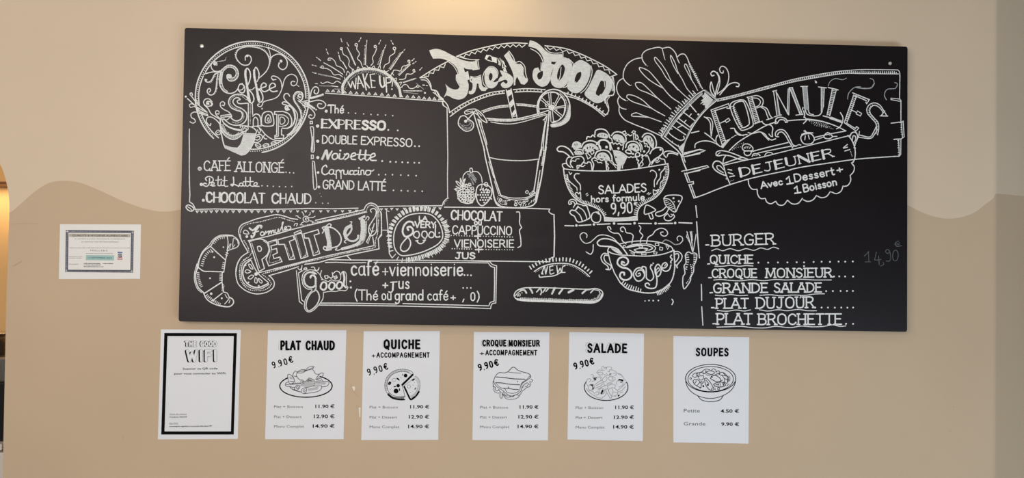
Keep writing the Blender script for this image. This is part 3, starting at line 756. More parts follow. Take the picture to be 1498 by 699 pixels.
chalk('chalk_sign', 'slanted chalk sign with a dotted rim, leaf and citrus wedge', '''@275,295
s12 614,518 600,490 560,420 522,330 522,278 552,235 622,205 700,176 800,152 905,132 980,146 1060,172 1122,180; s12 614,518 552,560 510,620 492,715
s11 615,398 850,345 1100,275 1350,210 1500,172; l11 618,396 630,420
d6,17 548,400 535,330 545,280 575,245 640,222 740,204 840,178 930,160 1020,185 1100,208; d6,18 575,400 615,470 625,520; d6,17 640,430 655,500 625,560 560,600
@275,370
s12 530,60 495,140 490,220 512,312 572,372 640,406 710,418 800,402 872,352 882,300 852,250 826,232; l12 826,232 1000,182 1130,140; l11 720,202 900,160 1100,110 1400,35; l12 1200,115 1322,96
d7,20 600,50 540,110 528,200 545,290 620,370 720,385 800,370 852,320 838,285 790,240 760,218 850,190 1000,148 1130,115
@400,295
l12 320,640 460,622 600,582 840,530 1080,482 1072,378; l12 1072,378 1106,342 1104,120 1092,100; s12 925,82 950,36 990,14 1030,22 1062,46 1085,90; l12 430,190 560,160 740,122 925,82; l11 0,335 200,280 470,215 700,165 955,105; l11 0,688 300,612 600,542 800,500 1030,448 1015,360
d6,17 400,215 600,175 800,130 940,100; d6,16 945,100 970,50 1000,35 1050,60 1075,110 1070,250 1060,345 1042,400 1040,462 900,492 700,535 500,580 300,625 100,672 20,695
l10 755,555 790,590
@275,295
S10 568,320 578,292 606,298 622,328 600,330; c14 602,356; s9 1085,245 1095,225 1120,225 1110,248
s10 1215,188 1202,185 1205,168 1228,170 1236,192 1212,207 1184,195 1178,166 1208,148 1242,165; s9 1152,168 1130,160 1122,145 1102,145; s9 1186,142 1180,122 1165,102; s9 1235,140 1248,128 1250,108; s9 1252,162 1275,162 1300,148; s9 1246,195 1270,200 1288,212; s9 1182,208 1165,215 1155,235; d5,18 1150,235 1190,240 1240,232
@400,295
s12 1000,105 992,85 1020,68 1048,84 1045,140 1010,200 978,255 976,310 1002,348 1048,312 1056,200 1062,100; l10 1032,222 1002,320 968,428 952,408 990,335; s9 1000,300 985,270; s9 1008,270 1025,255; s9 1010,310 1030,295
@275,370
s16 640,72 582,120 560,200 582,280 650,340 730,350 820,312; s11 642,70 680,150 720,212 822,302; s9 655,50 562,108 546,200 560,290 640,355 740,367 830,322
S10 620,115 640,118 664,165 642,158; S10 584,190 602,170 642,190 602,205; S10 614,256 650,226 672,232 640,266; S10 684,300 690,250 706,266 704,306; S10 720,260 756,286 756,306 736,300; c18 696,215; c8 620,300 725,335 590,125''')
chalk('lettering', 'outlined slanted chalk capitals with a small script line above', '''@275,295
s19 630,270 660,292 692,270 722,245 752,250 748,266; s19 722,255 690,300 672,350 652,364 648,350; l14 662,322 722,300; S13 740,332 755,308 776,315 776,336 756,346; s13 784,338 796,302 800,318 822,300; s13 824,334 830,300 832,318 846,296 852,304 852,326 856,308 870,290 878,298 878,316 886,316; s12 892,286 892,306 902,316 918,304 924,278 926,302 936,304; s13 938,300 956,262 972,220 974,208 966,212 964,262 970,294 984,288; s13 986,278 1008,266 1004,254 990,262 992,286 1016,282; s13 1022,250 1046,254 1052,275 1030,286
l13 628,408 680,388; s13 680,388 752,382 812,416 830,470 814,536 756,590; l13 756,590 782,682 728,712; l13 628,408 722,705; S12 712,460 735,456 752,480 745,502 724,506; l8 652,420 735,680; s8 770,400 800,420
L12 808,418 902,385 912,435 848,452 856,492 906,478 914,522 868,545 880,582 940,565 962,612 826,656 798,588 838,500
L12 918,388 1076,345 1088,385 1036,405 1092,585 1036,592 985,435 928,437; L12 1088,340 1162,318 1228,558 1156,582; L10 1085,318 1150,290 1162,305 1098,335; L12 1184,328 1330,285 1342,325 1290,342 1348,530 1282,552 1234,372 1194,372
d4,13 820,430 895,402; d4,13 850,510 835,620 945,595; d4,13 1000,440 1050,580; d4,13 1105,345 1165,565; d4,13 1245,380 1290,540; l8 1075,510 1070,560 1050,575; l8 1210,515 1208,545 1180,560; l8 1325,500 1325,515 1305,522; l8 880,400 898,395; l8 940,580 938,598
@400,295
m fill; F 522,262 556,256 575,370 592,480 540,496 548,420; s34 790,246 748,272 730,320 742,366; s19 742,366 780,398 830,400 864,372 866,346; s18 790,242 800,275 782,318 752,350; f 868,168 935,135 942,158 880,190; s48 914,198 918,290 904,376; s28 904,376 860,430 780,462 704,481; m chalk
s15 552,255 620,275 682,340 692,400 662,450 580,476; s12 500,322 516,290 500,266 535,250 572,225 592,240 578,255; s13 592,490 540,496 512,480 520,458 542,465; s9 792,230 802,205 784,205; s10 748,388 724,410 742,422; s10 942,180 962,150 978,165 966,188; s11 702,480 660,496 634,490 650,474; k7,10,12 556,265 575,370 592,480; k7,9,12 945,200 940,330 910,410 850,450''', 'chalk_sign')

chalk('chalk_panel', 'chalk panel with double lines around the coffee and pastry menu', '''@420,370
l10 95,180 125,495 155,522; l10 116,205 150,480 172,497; l11 345,512 640,512 900,518 1122,522; l11 330,532 700,535 1100,541 1496,549; l12 430,68 700,72 1496,75; l11 392,97 500,95 640,101 805,98; l11 890,95 1496,95; l10 612,30 650,66
@560,370
l11 205,517 700,530 1085,540; l11 480,549 700,553 1102,568; s11 1102,568 1112,528 1130,515 1156,512; s10 1085,540 1098,508 1118,498 1140,492; l13 1138,492 1143,330 1143,150; l11 1156,510 1160,300 1164,130; s11 1145,150 1105,135 1078,100; s11 1164,130 1118,115 1092,85; l11 480,75 800,79 1100,86; l11 480,95 800,97 1080,101
''')
chalk('lettering', None, '''@420,370
s10 112,158 130,172 148,152 152,128 140,190 120,200; s9 140,190 162,180; s10 186,148 170,166 186,172 198,150 202,168
m fill; s19 292,262 285,335 232,350 188,322 172,270 188,220 232,195 282,212; s15 288,290 296,330 288,380 248,405 208,470 194,545 216,590 258,574 308,522 330,455 312,395 285,372; m chalk; s18 240,252 246,232 276,232 294,262; s8 232,245 262,222; s13 262,188 300,215
s9 150,275 164,212 218,174 280,178 332,216 350,258; s9 152,270 166,330 210,368 255,372 210,432 180,500 182,572 215,602 262,590 322,532 366,466 372,400
S18 345,330 365,300 396,305 402,350 376,378 345,360; S18 430,330 450,300 482,310 482,350 456,374 430,356; S18 508,322 530,296 560,306 560,346 530,366 508,350; s20 576,202 586,260 580,330 602,352
s9 350,272 382,276 420,292 450,275 500,286 542,272 552,212 575,186 602,205 606,270 608,332 622,352 602,382 542,382 500,392 440,392 380,402
s11 248,145 276,145 290,176 318,172 326,150; s10 352,180 340,228 364,270; s11 402,232 385,235 396,262 420,250 414,228; s11 462,200 466,240 450,258 432,245; s11 502,250 478,238 490,266 512,252 500,228; s11 470,212 500,186 532,195 545,222; c10 647,290; c11 652,352
t12,150,b 652,225 938,225 café; l11 918,132 900,140
@560,370
t11,140,b -4,230 818,230 +viennoiserie; c9 835,226 868,226 902,228; t13,100 -4,357 52,360 +; l13 80,300 145,295; l17 106,298 102,380; s15 102,380 86,402 60,397; t14,118 158,362 272,364 us; c8 822,357 862,357 900,357
t12,102 -289,480 -50,480 (Thé; t12,102 -12,478 90,478 ou; t13,102 122,480 415,480 grand; t12,102 455,481 668,481 café; t12,80 695,480 745,480 +; t12,100 812,482 840,482 ,; t12,80 897,486 945,486 0; t12,90 962,490 990,490 )''', 'chalk_panel')

chalk('chalk_panel', 'chalk panel with notched corners around the sweet breakfast menu', '''@650,295
l11 0,55 500,60 880,68 1080,75; s11 1077,75 1070,100 1092,122 1124,132; l14 1122,132 1127,350 1122,562; s11 1122,564 1090,576 1074,612; l11 1075,614 470,606 200,603
@555,295
s10 640,45 650,20 662,-2; l11 15,100 22,210 20,330 2,358; l11 72,110 90,300 102,530 130,575; l10 20,290 90,292; s10 72,110 78,92 98,100
@650,295
s12 738,105 765,106 772,140 770,220 792,265; s12 792,265 770,290 780,370 780,452 752,468
t11,92,b 68,180 590,196 CHOCOLAT; t13,58 305,235 382,237 ou; t12,86 82,330 690,340 CAPPUCCINO; t12,75 102,465 712,466 VIENOISERIE; t15,60 112,580 315,582 JUS; l16 345,325 345,380; l16 310,352 372,352; l16 352,470 352,516; l16 318,490 388,488
d6,27 70,345 300,352; d6,27 400,352 720,362; d6,25 80,480 300,485; d6,27 400,488 720,492''')
chalk('chalk_medallion', 'rounded chalk outline with rays and a smiling script word', '''@555,295
S13 430,118 530,135 600,200 640,290 645,370 600,432 520,480 420,520 300,547 220,547 165,492 146,400 156,300 200,210 290,142
k9,42,34,26 165,492 146,400 156,300 200,210 290,142 430,118 530,135 600,200 640,290 645,370 600,432 520,480 420,520 300,547 220,547 165,500
k16,36,34,30 152,450 148,350 175,250 245,170 350,125 480,122 570,165 625,240 648,330 625,400 560,460 470,502 360,535 260,550
k6,60,34,24 610,220 648,330 630,400 560,460 470,502; k5,50,34,26 160,280 210,200 290,142 430,118 540,140
t12,42 405,190 488,192 LA; t14,60 362,262 575,266 VERY
s19 352,242 336,210 290,206 246,258 240,320 266,356 302,350 340,320 342,282 312,255 286,265 296,290; s15 302,352 262,390 220,450 220,490 250,508 290,492 318,440 316,402 300,372
S14 350,345 366,308 396,305 410,340 390,372; S14 434,345 446,305 476,305 490,340 468,374; S14 504,345 525,308 556,320 552,360 520,366; s15 575,235 572,310 576,356 602,362; c9 612,318; c10 615,357; s14 382,400 402,424 430,428 456,410 466,390; l11 370,400 396,395; l11 446,396 474,392''')

chalk('chalk_arch', 'small chalk arch of ticks over a handwritten word', '''@740,370
s12 290,188 360,145 450,115 560,105 660,115 740,150 800,190 855,240; k13,32,33,18 270,178 350,130 450,106 560,98 660,106 750,145 810,186 865,240; d4,17 305,195 365,160 450,132 560,122 660,132 740,168 800,210 840,240
l13 366,212 395,130; l12 395,130 408,215; l12 408,215 426,140; s10 366,212 380,216 372,195; s12 482,132 452,140 450,175 456,215 492,205; l11 452,178 480,172; l12 520,130 530,205; l11 530,205 555,155; l12 555,155 572,200; s12 572,200 582,140 604,130; s12 340,225 346,245 400,242 500,230 560,200; l11 555,198 606,198''')
chalk('chalk_baguette', 'long chalk baguette with scored crust', '''@740,370
S12 85,440 102,395 165,362 300,354 600,362 830,370 930,365 982,390 992,430 960,480 905,508 700,505 400,498 200,490 118,475
s22 120,474 250,484 400,490 650,498 890,500; s15 890,500 960,470 985,420; k6,20,11 150,478 400,484 650,492 880,494; k6,18,13 890,490 950,460 975,410
m fill; s18 150,378 190,380 210,408; s18 245,362 262,385 272,408; s16 315,398 352,364 365,400 355,424; s15 380,400 405,365; s14 410,392 436,362; s20 472,416 500,358; s20 545,415 580,368; s22 642,402 692,376; s18 782,412 818,380; s12 820,380 868,372; s16 868,406 895,374; m chalk
s9 95,440 130,400 165,385; o12,6 138,428; c6 112,425 120,440 165,408; s9 900,375 950,385 965,410''')

chalk('chalk_soup_bowl', 'big two-handled chalk soup bowl with spoon and steam', '''@860,330
l13 203,262 230,372 270,480 330,582; s14 330,582 400,642 500,672 600,688 700,680 780,642 852,570 886,450 886,350 880,250; s12 203,262 240,280 300,295 450,306 600,311 720,300 800,282 872,255; s12 330,186 420,166 560,155 700,165 800,190 858,222 872,255; s12 202,256 216,225 262,226 312,242
s15 402,292 350,220 290,166 202,135 130,140 96,175 112,202 162,210 242,216 302,240 346,286; m fill; F 238,234 290,242 342,288 300,280; m chalk
s10 310,182 260,128 182,97 110,100 60,140 20,172 -30,178 -70,140 -79,98 -47,71 -10,92 -12,122
s11 236,36 225,14 203,12 212,42 260,75 312,80 342,120 352,152 390,186; s11 358,62 338,52 336,24 360,12 382,36 392,70 440,80 462,102 455,152 450,180; s11 525,0 542,22 530,60 562,102 540,140 536,172; s11 600,178 616,120 662,90 692,50 750,26 800,45 816,82 790,107 752,96 745,70 770,64; m soft; s10 765,168 790,146 840,160 890,192 940,186; m chalk; s10 940,186 970,150 960,116 930,106 912,130 920,152; s11 55,195 50,262 28,292 0,280 -18,268
s11 390,222 450,197 560,186 650,196 692,226 672,260 580,276 480,272 425,250; s10 390,225 450,202 550,195; s11 472,246 532,232 602,235 592,258 500,264 472,246; s13 400,225 500,206 620,206 662,230 622,252
L9 690,178 725,180 725,204 690,202; L9 736,218 766,225 760,251 734,248; L9 798,205 832,214 815,241; L9 675,264 708,272 700,292 675,286; L9 552,275 596,277 594,298 550,296; L9 440,278 476,280 474,302; o11,8 372,212; L9 525,205 560,208 558,222 524,220; L9 580,238 612,234 606,256
s12 200,288 162,284 135,320 150,370 200,412 210,440 184,446; s12 206,306 176,302 165,332 182,370 226,402 240,422; s13 190,448 226,448 240,425; s12 885,266 926,266 962,302 955,350 922,390 906,422; s12 890,292 920,286 930,312 915,350 886,380; m fill; l16 900,400 915,430; m chalk
k10,34,26 350,590 420,640 500,665 560,678; k9,-40,16 700,672 770,640 830,590; c5 235,275 252,283 270,288 222,268; c5 840,270 855,268; s14 855,300 844,320 862,345 846,370 852,382''')
chalk('lettering', 'curly chalk word across the bowl', '''@860,330
s17 372,378 350,368 346,392 375,405 408,385 408,345 365,320 315,340 303,388 345,425 400,437 440,470 447,515 412,550 360,552 328,518 340,480 370,480 372,504
S15 466,500 490,446 532,430 572,460 577,520 540,562 500,562; s13 577,490 550,455 515,458 490,492 506,517 537,505 530,484; c8 518,490
s14 560,418 590,425 597,480 602,540 640,562 670,532 660,470 640,430 646,398; c9 556,424; c8 655,402 668,385
s15 688,425 700,500 706,580 690,632 640,642 592,622 588,597 612,586 630,605; S14 690,425 718,395 746,430 742,490 716,520 694,500; s10 702,452 720,430 732,455 715,470 704,490
s14 757,432 790,430 812,402 796,378 764,395 758,440 790,466 830,452 850,402; s10 786,412 796,395''', 'chalk_soup_bowl')
chalk('chalk_carrot', 'chalk carrot with feathery top beside the soup bowl', '''@860,330
S12 1035,270 1062,285 1085,278 1112,292 1106,360 1085,410 1080,470 1052,530 1048,562 985,646 974,620 974,520 992,490 985,410 1003,380 998,300 1015,275
s9 1070,266 1050,190 1012,60; s9 1072,266 1062,150 1046,60; s9 1076,265 1090,190 1106,88; l8 1010,110 1045,180 1068,262; l8 1062,60 1070,150; l9 1055,70 1062,180; l8 1020,70 1008,120
k8,-16,22 1100,300 1095,380 1070,430; k8,20,24 1008,300 1012,380 995,440; d6,20 1050,400 1062,470 1040,540 1000,600; s9 1010,420 1000,440 1012,448''')
chalk('chalk_rule', None, '''@1000,215
l12 125,600 138,720
@860,330
l13 1112,-40 1125,150 1140,330; ''')
chalk('chalk_rule', None, '''@860,330
l11 1160,600 1164,699
@1020,395
l12 42,150 45,310; l11 46,375 52,480 58,565''')
chalk('chalk_marks', 'left-over chalk dots and comma under the soup bowl', '''@740,320,4.37
c4 890,525; c5 915,522 942,523 975,522; s7 1062,514 1070,528 1062,548''')
chalk('chalk_salad_bowl', 'big footed chalk salad bowl heaped with vegetables', '''@810,240
s13 100,48 115,150 150,250 200,330 270,386 370,422 440,452 490,490 520,542; s13 1167,-5 1176,80 1150,180 1100,280 1030,350 950,392 890,430 860,480 850,540; m fill; f 515,540 620,552 750,547 856,530 856,572 750,577 620,584 520,582; m chalk; l9 515,540 620,552 750,547 856,530 856,572 750,577 620,584 520,582 515,540
k8,24,17,4 115,150 150,250 200,330 270,386 370,422 440,452 490,490 512,530; k8,-30,18,4 1170,20 1176,80 1150,180 1100,280 1030,350 950,392 890,430 862,480 855,520
s11 140,108 150,160 200,210 235,242 240,268; s12 260,98 225,100 210,130 235,170 270,212 274,264; s11 250,355 222,300 240,288 256,304 270,286 278,352; l9 155,78 165,96; l11 168,106 184,90; s11 988,76 1000,62 1040,80 1052,120 1030,170 1030,232; s12 1136,34 1126,56 1096,90 1090,140 1062,180 1055,206; s10 1126,125 1120,160 1096,186 1088,238; c10 1080,58; s11 1022,312 1020,262 1046,272 1072,258 1060,290 1022,314
l9 330,308 346,298; l9 338,326 352,314; l9 955,305 972,292; l9 970,312 992,296; k7,-20,15 130,110 148,160
@810,180
s12 100,467 200,479 400,489 650,486 850,466 1170,415
s14 420,122 430,76 480,60 532,74 565,118 572,150; m fill; F 442,132 460,106 500,98 540,110 560,135 546,156 500,152; h 465,122 478,118 470,138; h 488,115 500,114 496,135; h 515,118 528,122 520,138; m chalk; s14 590,128 620,96 670,90 720,116 740,160 736,192; m fill; F 602,150 620,120 660,116 706,136 726,180 722,216 690,202 640,186; h 628,165 645,172 635,182; h 660,165 678,185 662,188; m chalk
s14 905,142 930,112 970,104 1020,130 1046,180 1046,240 1020,268; m fill; F 915,168 940,130 980,130 1010,160 1026,210 1016,262 990,240 960,200; h 948,150 958,146 972,185; h 980,148 992,152 990,200; h 1002,180 1012,192 1002,224; m chalk
m fill; F 192,240 204,206 240,195 278,215 282,236 250,262 214,272; h 208,215 218,210 228,240; h 234,208 244,210 236,242; m chalk; s9 188,245 200,205 238,190 280,212
s15 280,250 310,200 370,180 430,195 476,242 482,262; m fill; F 296,272 320,226 380,206 430,226 460,266 440,276 420,262 380,292 350,302 330,290; h 312,262 322,272 318,285 308,278; h 340,242 352,246 350,268 338,262; h 368,235 378,238 376,260 366,256; h 396,242 408,246 402,266 392,260; m chalk
s11 212,302 240,272 290,276 308,312; m fill; F 215,318 240,285 280,290 300,318 260,325; h 238,300 246,296 244,310; h 262,296 270,298 266,310; m chalk
s18 440,215 480,176 530,174 572,210 580,272; c14 540,245; s10 470,200 462,240 480,270
s12 582,205 600,196 612,215 630,203 650,217 670,205 690,226 712,222 706,272; c13 662,258; s10 580,200 588,240 600,270
s14 735,252 750,206 800,186 850,196 885,240 890,292; m fill; F 756,262 776,216 820,206 860,226 876,280 840,292 800,275; h 770,240 785,236 780,258; h 806,232 828,230 824,250 808,252; h 842,250 858,258 848,272; m chalk
S14 736,290 752,274 790,286 790,310 752,306; S14 840,312 860,300 882,320 872,340 836,334; c11 810,315 905,328; c12 925,290
s12 868,172 900,190 922,182 930,212 950,210 960,242 978,245 972,285 950,310; s11 880,200 900,230 905,270; c9 936,235; m chalk
s15 420,340 440,296 500,276 560,290 592,340 597,382; m fill; F 438,352 460,312 510,300 555,326 576,376 530,372 490,360; h 468,330 480,322 478,345; h 515,335 530,335 522,350; m chalk
m fill; f 605,282 650,288 700,312 745,345 722,390 692,440 680,482 660,482 650,430 630,380; h 628,338 652,350 630,360; h 632,395 656,395 640,408; m chalk; s11 605,282 660,286 710,310 748,340
s13 110,470 90,440 92,420 130,414 145,432 172,452; s13 132,412 130,380 150,350 182,348; s13 196,455 172,420 180,372 200,350 225,345 250,340 290,345 312,380 306,402; s10 180,400 190,385 222,390 230,368 260,365; s13 242,467 240,435 280,430 300,405 340,412 350,398 375,402 388,440 392,478; s10 255,460 262,440 300,444 320,430; s13 400,477 408,420 390,372 420,354 450,372 462,364 490,382 520,374 532,400 542,478; s10 420,382 440,386 455,404 480,402 495,410; s12 545,380 540,410 558,420 546,440 562,456 556,478; s12 560,380 600,392 620,420 652,440 656,476; s8 575,395 610,425 640,460
s12 702,460 706,430 722,402 736,370 752,346 775,352 790,342 808,352 822,345 850,356 850,375 868,382 860,405 868,425 866,458; s12 882,455 880,420 895,400 912,370 902,350 950,326 976,370 986,410 970,442; s9 905,400 915,420 900,440; s9 940,320 945,345
s14 985,312 1010,272 1060,250 1110,260 1116,300 1080,340 1030,372 1000,402; c11 1092,272; s12 1000,422 1040,376 1060,386 1080,354 1100,366 1130,372 1142,408; s9 1040,395 1060,402 1085,385
s14 200,326 160,270 110,240 62,238 35,265 46,286 100,296 150,330 165,348
L11 328,310 342,304 382,345 350,366; L11 374,290 410,278 410,305 390,322
L11 700,94 730,80 742,106 716,120; L11 798,95 815,78 836,86 826,110; l11 815,110 820,172; l11 835,110 842,172; s13 335,166 345,140 380,142 400,122 422,142; s12 740,130 760,115 780,130 800,120; s12 850,120 865,150 850,165 835,150; s10 575,150 590,160 600,185''')
chalk('lettering', None, '''@810,240
t13,82 460,304 950,280 SALADES; t13,64 382,390 930,368 hors formule; t14,108 590,510 808,496 9,90; s9 856,396 832,390 826,414 852,418; l8 820,402 846,400; c8 836,404''', 'chalk_salad_bowl')
chalk('chalk_vegetables', 'chalk pepper, onion and mushrooms standing around the bowl foot', '''@810,240
s13 250,430 215,474 185,470 165,490 180,515 210,532 240,586 270,592 330,572 370,546 366,510 350,462 335,426 300,424; s11 225,480 270,525 292,580; s11 255,440 302,472 332,530 340,566; s11 200,442 230,405 262,410 300,420; s10 225,470 250,440; s12 240,406 225,375 190,360 155,380 160,412 180,406; s11 182,404 175,386 202,385 216,406
s12 460,495 438,490 400,502 385,540 395,578 430,598 470,585 480,532 462,498; s9 430,490 462,512; l8 455,480 462,505
S12 935,440 950,418 1042,470 1010,490 970,506 930,510; s11 970,510 996,562 1016,552 1000,496
s12 1125,350 1150,325 1300,324 1314,345 1270,440 1246,488 1215,482; s10 1128,352 1180,360 1232,420 1245,482; s10 1125,352 1140,410 1175,450 1215,482; l8 1140,375 1160,372; l8 1145,395 1178,385; l8 1155,415 1195,400; l8 1172,432 1212,415; l8 1188,448 1225,432; l8 1205,462 1236,448; s12 1155,430 1110,472 1045,500 1045,522 1085,532 1150,500 1182,445; c10 1225,348 1280,378; c6 1232,385; s12 1165,505 1130,540 1140,570 1190,577 1236,536 1222,512; s9 1165,505 1196,540 1225,512; s9 1200,512 1215,520
l14 115,629 205,631; l14 260,628 380,620; l14 445,616 576,610; l14 655,611 790,611; l14 868,606 1000,608; l14 1070,608 1215,606; l14 1280,598 1415,604; c13 232,627 412,616 617,606 827,604 1042,606 1242,602''')

chalk('chalk_chef_hat', 'tall puffed chef hat in chalk with a lettered band', '''@890,60
s11 345,172 345,140 380,100 450,75 520,64 550,76; s11 550,76 620,64 662,92 692,132; s11 705,162 740,135 775,134 802,165 832,240 882,340 930,430 962,488; s11 345,170 270,185 200,230 160,300 154,380 190,430 224,455; s11 342,170 355,206 385,246; l9 550,76 575,180; s10 690,130 705,180 725,224; s11 150,380 105,412 84,470 95,530 130,580 180,610
c4 402,255 580,192 236,450 194,610; k7,14,22 830,240 882,340 930,430; k6,-12,18 832,240 930,430 955,480
s9 790,566 720,500 650,420 600,322 540,230 476,165 472,190 540,290 600,386 660,440 712,500; s9 850,540 800,480 760,400 710,312 680,220 636,145 636,172 660,240 710,332; s9 912,505 890,460 850,390 830,312 790,234 778,250 810,322 850,396; s10 730,632 640,570 560,480 480,380 402,300 318,272 320,292 400,382 500,450 562,482; s10 640,697 500,580 420,500 332,426 280,428 276,444 310,492 400,530 505,585
@890,130
s11 110,80 95,120 115,180 150,202 182,208; s11 110,180 112,240 160,310 250,356 400,416 542,482
s10 578,276 440,196 342,110 250,66 196,62 188,84 240,126 340,162 442,198; s10 540,336 440,300 350,270 282,245 236,264 240,276 300,282 405,290
s11 975,14 900,60 800,160 700,262 620,372 548,486; m soft; s16 955,42 850,132 745,250 642,372 572,490; m chalk; s8 962,50 862,140 756,256 654,378 584,488
s11 1105,120 1000,212 900,332 830,450 780,560 755,682; m soft; s14 1085,118 980,218 880,342 815,460 768,580; m chalk; l13 978,12 1105,112; m soft; l16 990,14 1105,104; m chalk
m fill; f 985,32 1072,112 1020,180 1000,200 985,188 990,170 960,162 980,140 938,156 962,128 945,120 975,98 950,70 975,60; f 716,602 784,540 752,660; m chalk; l13 542,492 700,622 758,690; l10 570,482 650,546 722,592; s9 648,545 655,535; s9 715,575 722,590
k9,36,30,12 556,470 625,360 705,250 805,148 900,55; s9 540,480 552,440 545,400; k7,16,24,12 556,470 625,360 705,250 805,148 900,55
s11 980,285 1020,312 1042,352 1046,420 1052,482; s10 985,290 1042,300 1066,350 1060,430 1052,482; s12 985,450 1040,490 1090,535; s12 1138,586 1105,550 1100,510 1115,475; s12 885,602 890,565 950,535 1030,535 1090,555 1142,586; l14 850,450 925,432; l12 772,655 930,622 990,630 800,692
@890,60
s13 1090,572 1110,470 1132,390 1110,330 1075,308 1048,330 1060,356 1080,350; s10 1112,530 1138,440 1136,370 1112,320; s11 1112,542 1180,490 1220,430 1230,340 1202,275 1160,258 1138,285 1150,322 1172,326 1176,305; s12 1140,550 1190,490 1240,440 1300,425 1336,440 1330,466 1308,464; s12 1090,572 1050,520 1040,470 1050,418; s10 1055,420 1075,500 1095,562
@810,180
s12 1150,352 1125,320 1135,296 1180,285 1272,312; s12 1160,342 1170,315 1210,308 1268,326''')
chalk('lettering', None, '''@890,130
s11 652,410 622,408 614,440 680,500 740,526 776,510 770,485; l11 650,375 792,470; l11 690,325 822,416; l10 712,395 760,370; l11 710,295 835,392; l10 710,295 742,260; l10 772,345 795,320; l10 835,392 862,355; l11 770,240 885,326; s10 770,240 780,212 815,205; l10 825,285 848,255; l12 830,155 898,236; c11 920,260''', 'chalk_chef_hat')

chalk('chalk_ribbon_sign', 'wide curved chalk ribbon sign with folded ends', '''@1000,130
s9 342,105 480,75 700,17 830,-20 910,-40; s9 346,126 480,96 700,38 850,0 910,-18; k7,20,16 346,126 480,96 700,38 850,0 910,-18
@1130,95
s9 0,205 200,150 400,110 600,75 750,58 900,48 1280,50; s9 0,226 200,176 400,138 600,104 750,86 900,88 1290,92; k9,22,20 0,226 200,176 400,138 600,104 750,86 900,88 1280,92
s10 1280,50 1298,70 1302,200 1300,340; l10 1300,345 1314,365 1314,590; l9 1300,348 1212,340 1212,354 1305,372; l12 1214,595 1338,580
@1130,150
l10 1336,188 1347,350 1315,372; l10 1318,200 1330,352; k7,-16,24 1322,205 1334,345; l12 1242,376 1318,372; l10 1290,380 1298,545; l10 1314,372 1312,530 1295,550; k7,-16,24 1296,390 1302,535
s12 1295,548 1100,560 850,580 600,615 300,660 180,685
@1000,215
s12 1100,233 1009,251 820,290 660,328 560,358 470,386 350,430 200,490 105,522
s10 0,72 160,26 212,38 0,102; l11 -20,248 242,190 256,206 36,268; s13 -25,80 0,160 32,242; l14 10,268 45,360; l10 30,265 62,345; l10 45,360 100,354 102,376 58,385; l14 55,385 106,522; l10 75,382 122,512
@810,180
s14 1300,320 1330,410 1362,482; s9 1325,330 1345,400; l12 1325,325 1496,268; l11 1328,346 1496,312; l11 1360,482 1496,455; l11 1340,516 1496,484
m soft
@1130,95
s8 570,215 590,170 640,140 720,150 758,134; s9 768,348 780,290 840,230 900,222; s14 850,228 940,240 1010,232 1042,190; s9 1042,190 1030,150 998,138; s9 1165,356 1145,310 1170,252 1260,236 1276,190 1250,180
m chalk; l8 436,160 440,184; l8 440,172 452,184; l8 448,166 452,178''')
chalk('lettering', 'big outlined chalk capitals with shaded stems', '''@1000,130
l11 280,216 460,150 472,200 442,198; l11 448,182 320,222; l11 280,216 404,600; l11 320,222 428,530; m fill; f 376,592 404,606 486,504 430,530; m chalk; l10 375,350 430,325; L9 424,324 460,300 476,320 438,345; k7,-34,20 318,222 372,370 426,530
S12 480,158 570,114 626,122 712,366 696,388 600,424 580,414; S12 514,164 590,125 612,132 672,356 655,376 610,396 596,388; k7,-28,20 516,172 608,395
l11 655,84 736,355; l11 698,84 776,335; l10 648,86 692,78; l10 724,357 806,330; s11 690,76 760,70 812,110 802,170 745,196; s10 708,92 762,100 786,130 770,168 732,186; s11 780,180 830,212 852,262 870,312; s11 800,176 852,202 880,262 902,296; l10 848,316 916,295; k7,-36,18 697,90 772,335
l11 920,20 956,276; l11 945,26 986,270; l10 910,26 952,14; l10 928,286 1002,266; l11 945,26 1070,262; l10 962,62 1076,265; l11 1076,265 1082,-12; l10 1060,250 1070,0; l11 1085,-8 1192,262; l11 1112,-10 1216,262; l10 1148,268 1222,260; l10 1080,-12 1115,-14; m soft; l9 950,40 970,268; l14 1100,0 1200,255; m chalk
@1130,95
l11 290,220 360,218; l11 310,225 330,442; l11 352,225 368,450; s12 330,442 355,502 420,520 480,512 508,478; s10 365,450 380,495 420,508; m soft; f 314,225 352,225 368,470 336,442; m chalk; l11 500,235 500,480; l11 530,235 522,420 500,492; l11 470,225 552,234; m soft; l16 515,240 510,460; m chalk
l12 570,230 672,255; l11 612,245 558,512; l11 652,256 585,522; l12 518,520 702,570; l11 702,570 710,592 588,548; k7,34,18 610,258 560,505; f 600,528 700,568 700,588 590,546
l11 830,308 735,588; l11 862,312 760,592; l12 820,285 992,355; l12 990,355 965,396 955,380; l11 842,312 962,366; l10 800,456 860,486; L9 870,470 912,496 900,522 855,500; l11 735,590 850,672; l11 760,596 848,650 860,630 882,645 850,682; k7,28,20 834,318 742,580
s11 1170,520 1140,470 1100,412 1050,388 1000,400 968,440 970,490 1010,540 1058,600 1066,660 1060,700; s11 1110,520 1130,490 1090,432 1040,412 1002,440 996,482 1030,532 1080,590 1086,655 1075,715; l12 1102,520 1178,522; k6,18,24 1020,405 985,440 985,490 1040,560 1075,640; l10 1125,500 1150,470
@1130,150
s11 1064,240 1030,310 1000,350 890,332; s11 1075,275 1040,330 1008,364 880,354; l11 890,296 880,356''', 'chalk_ribbon_sign')
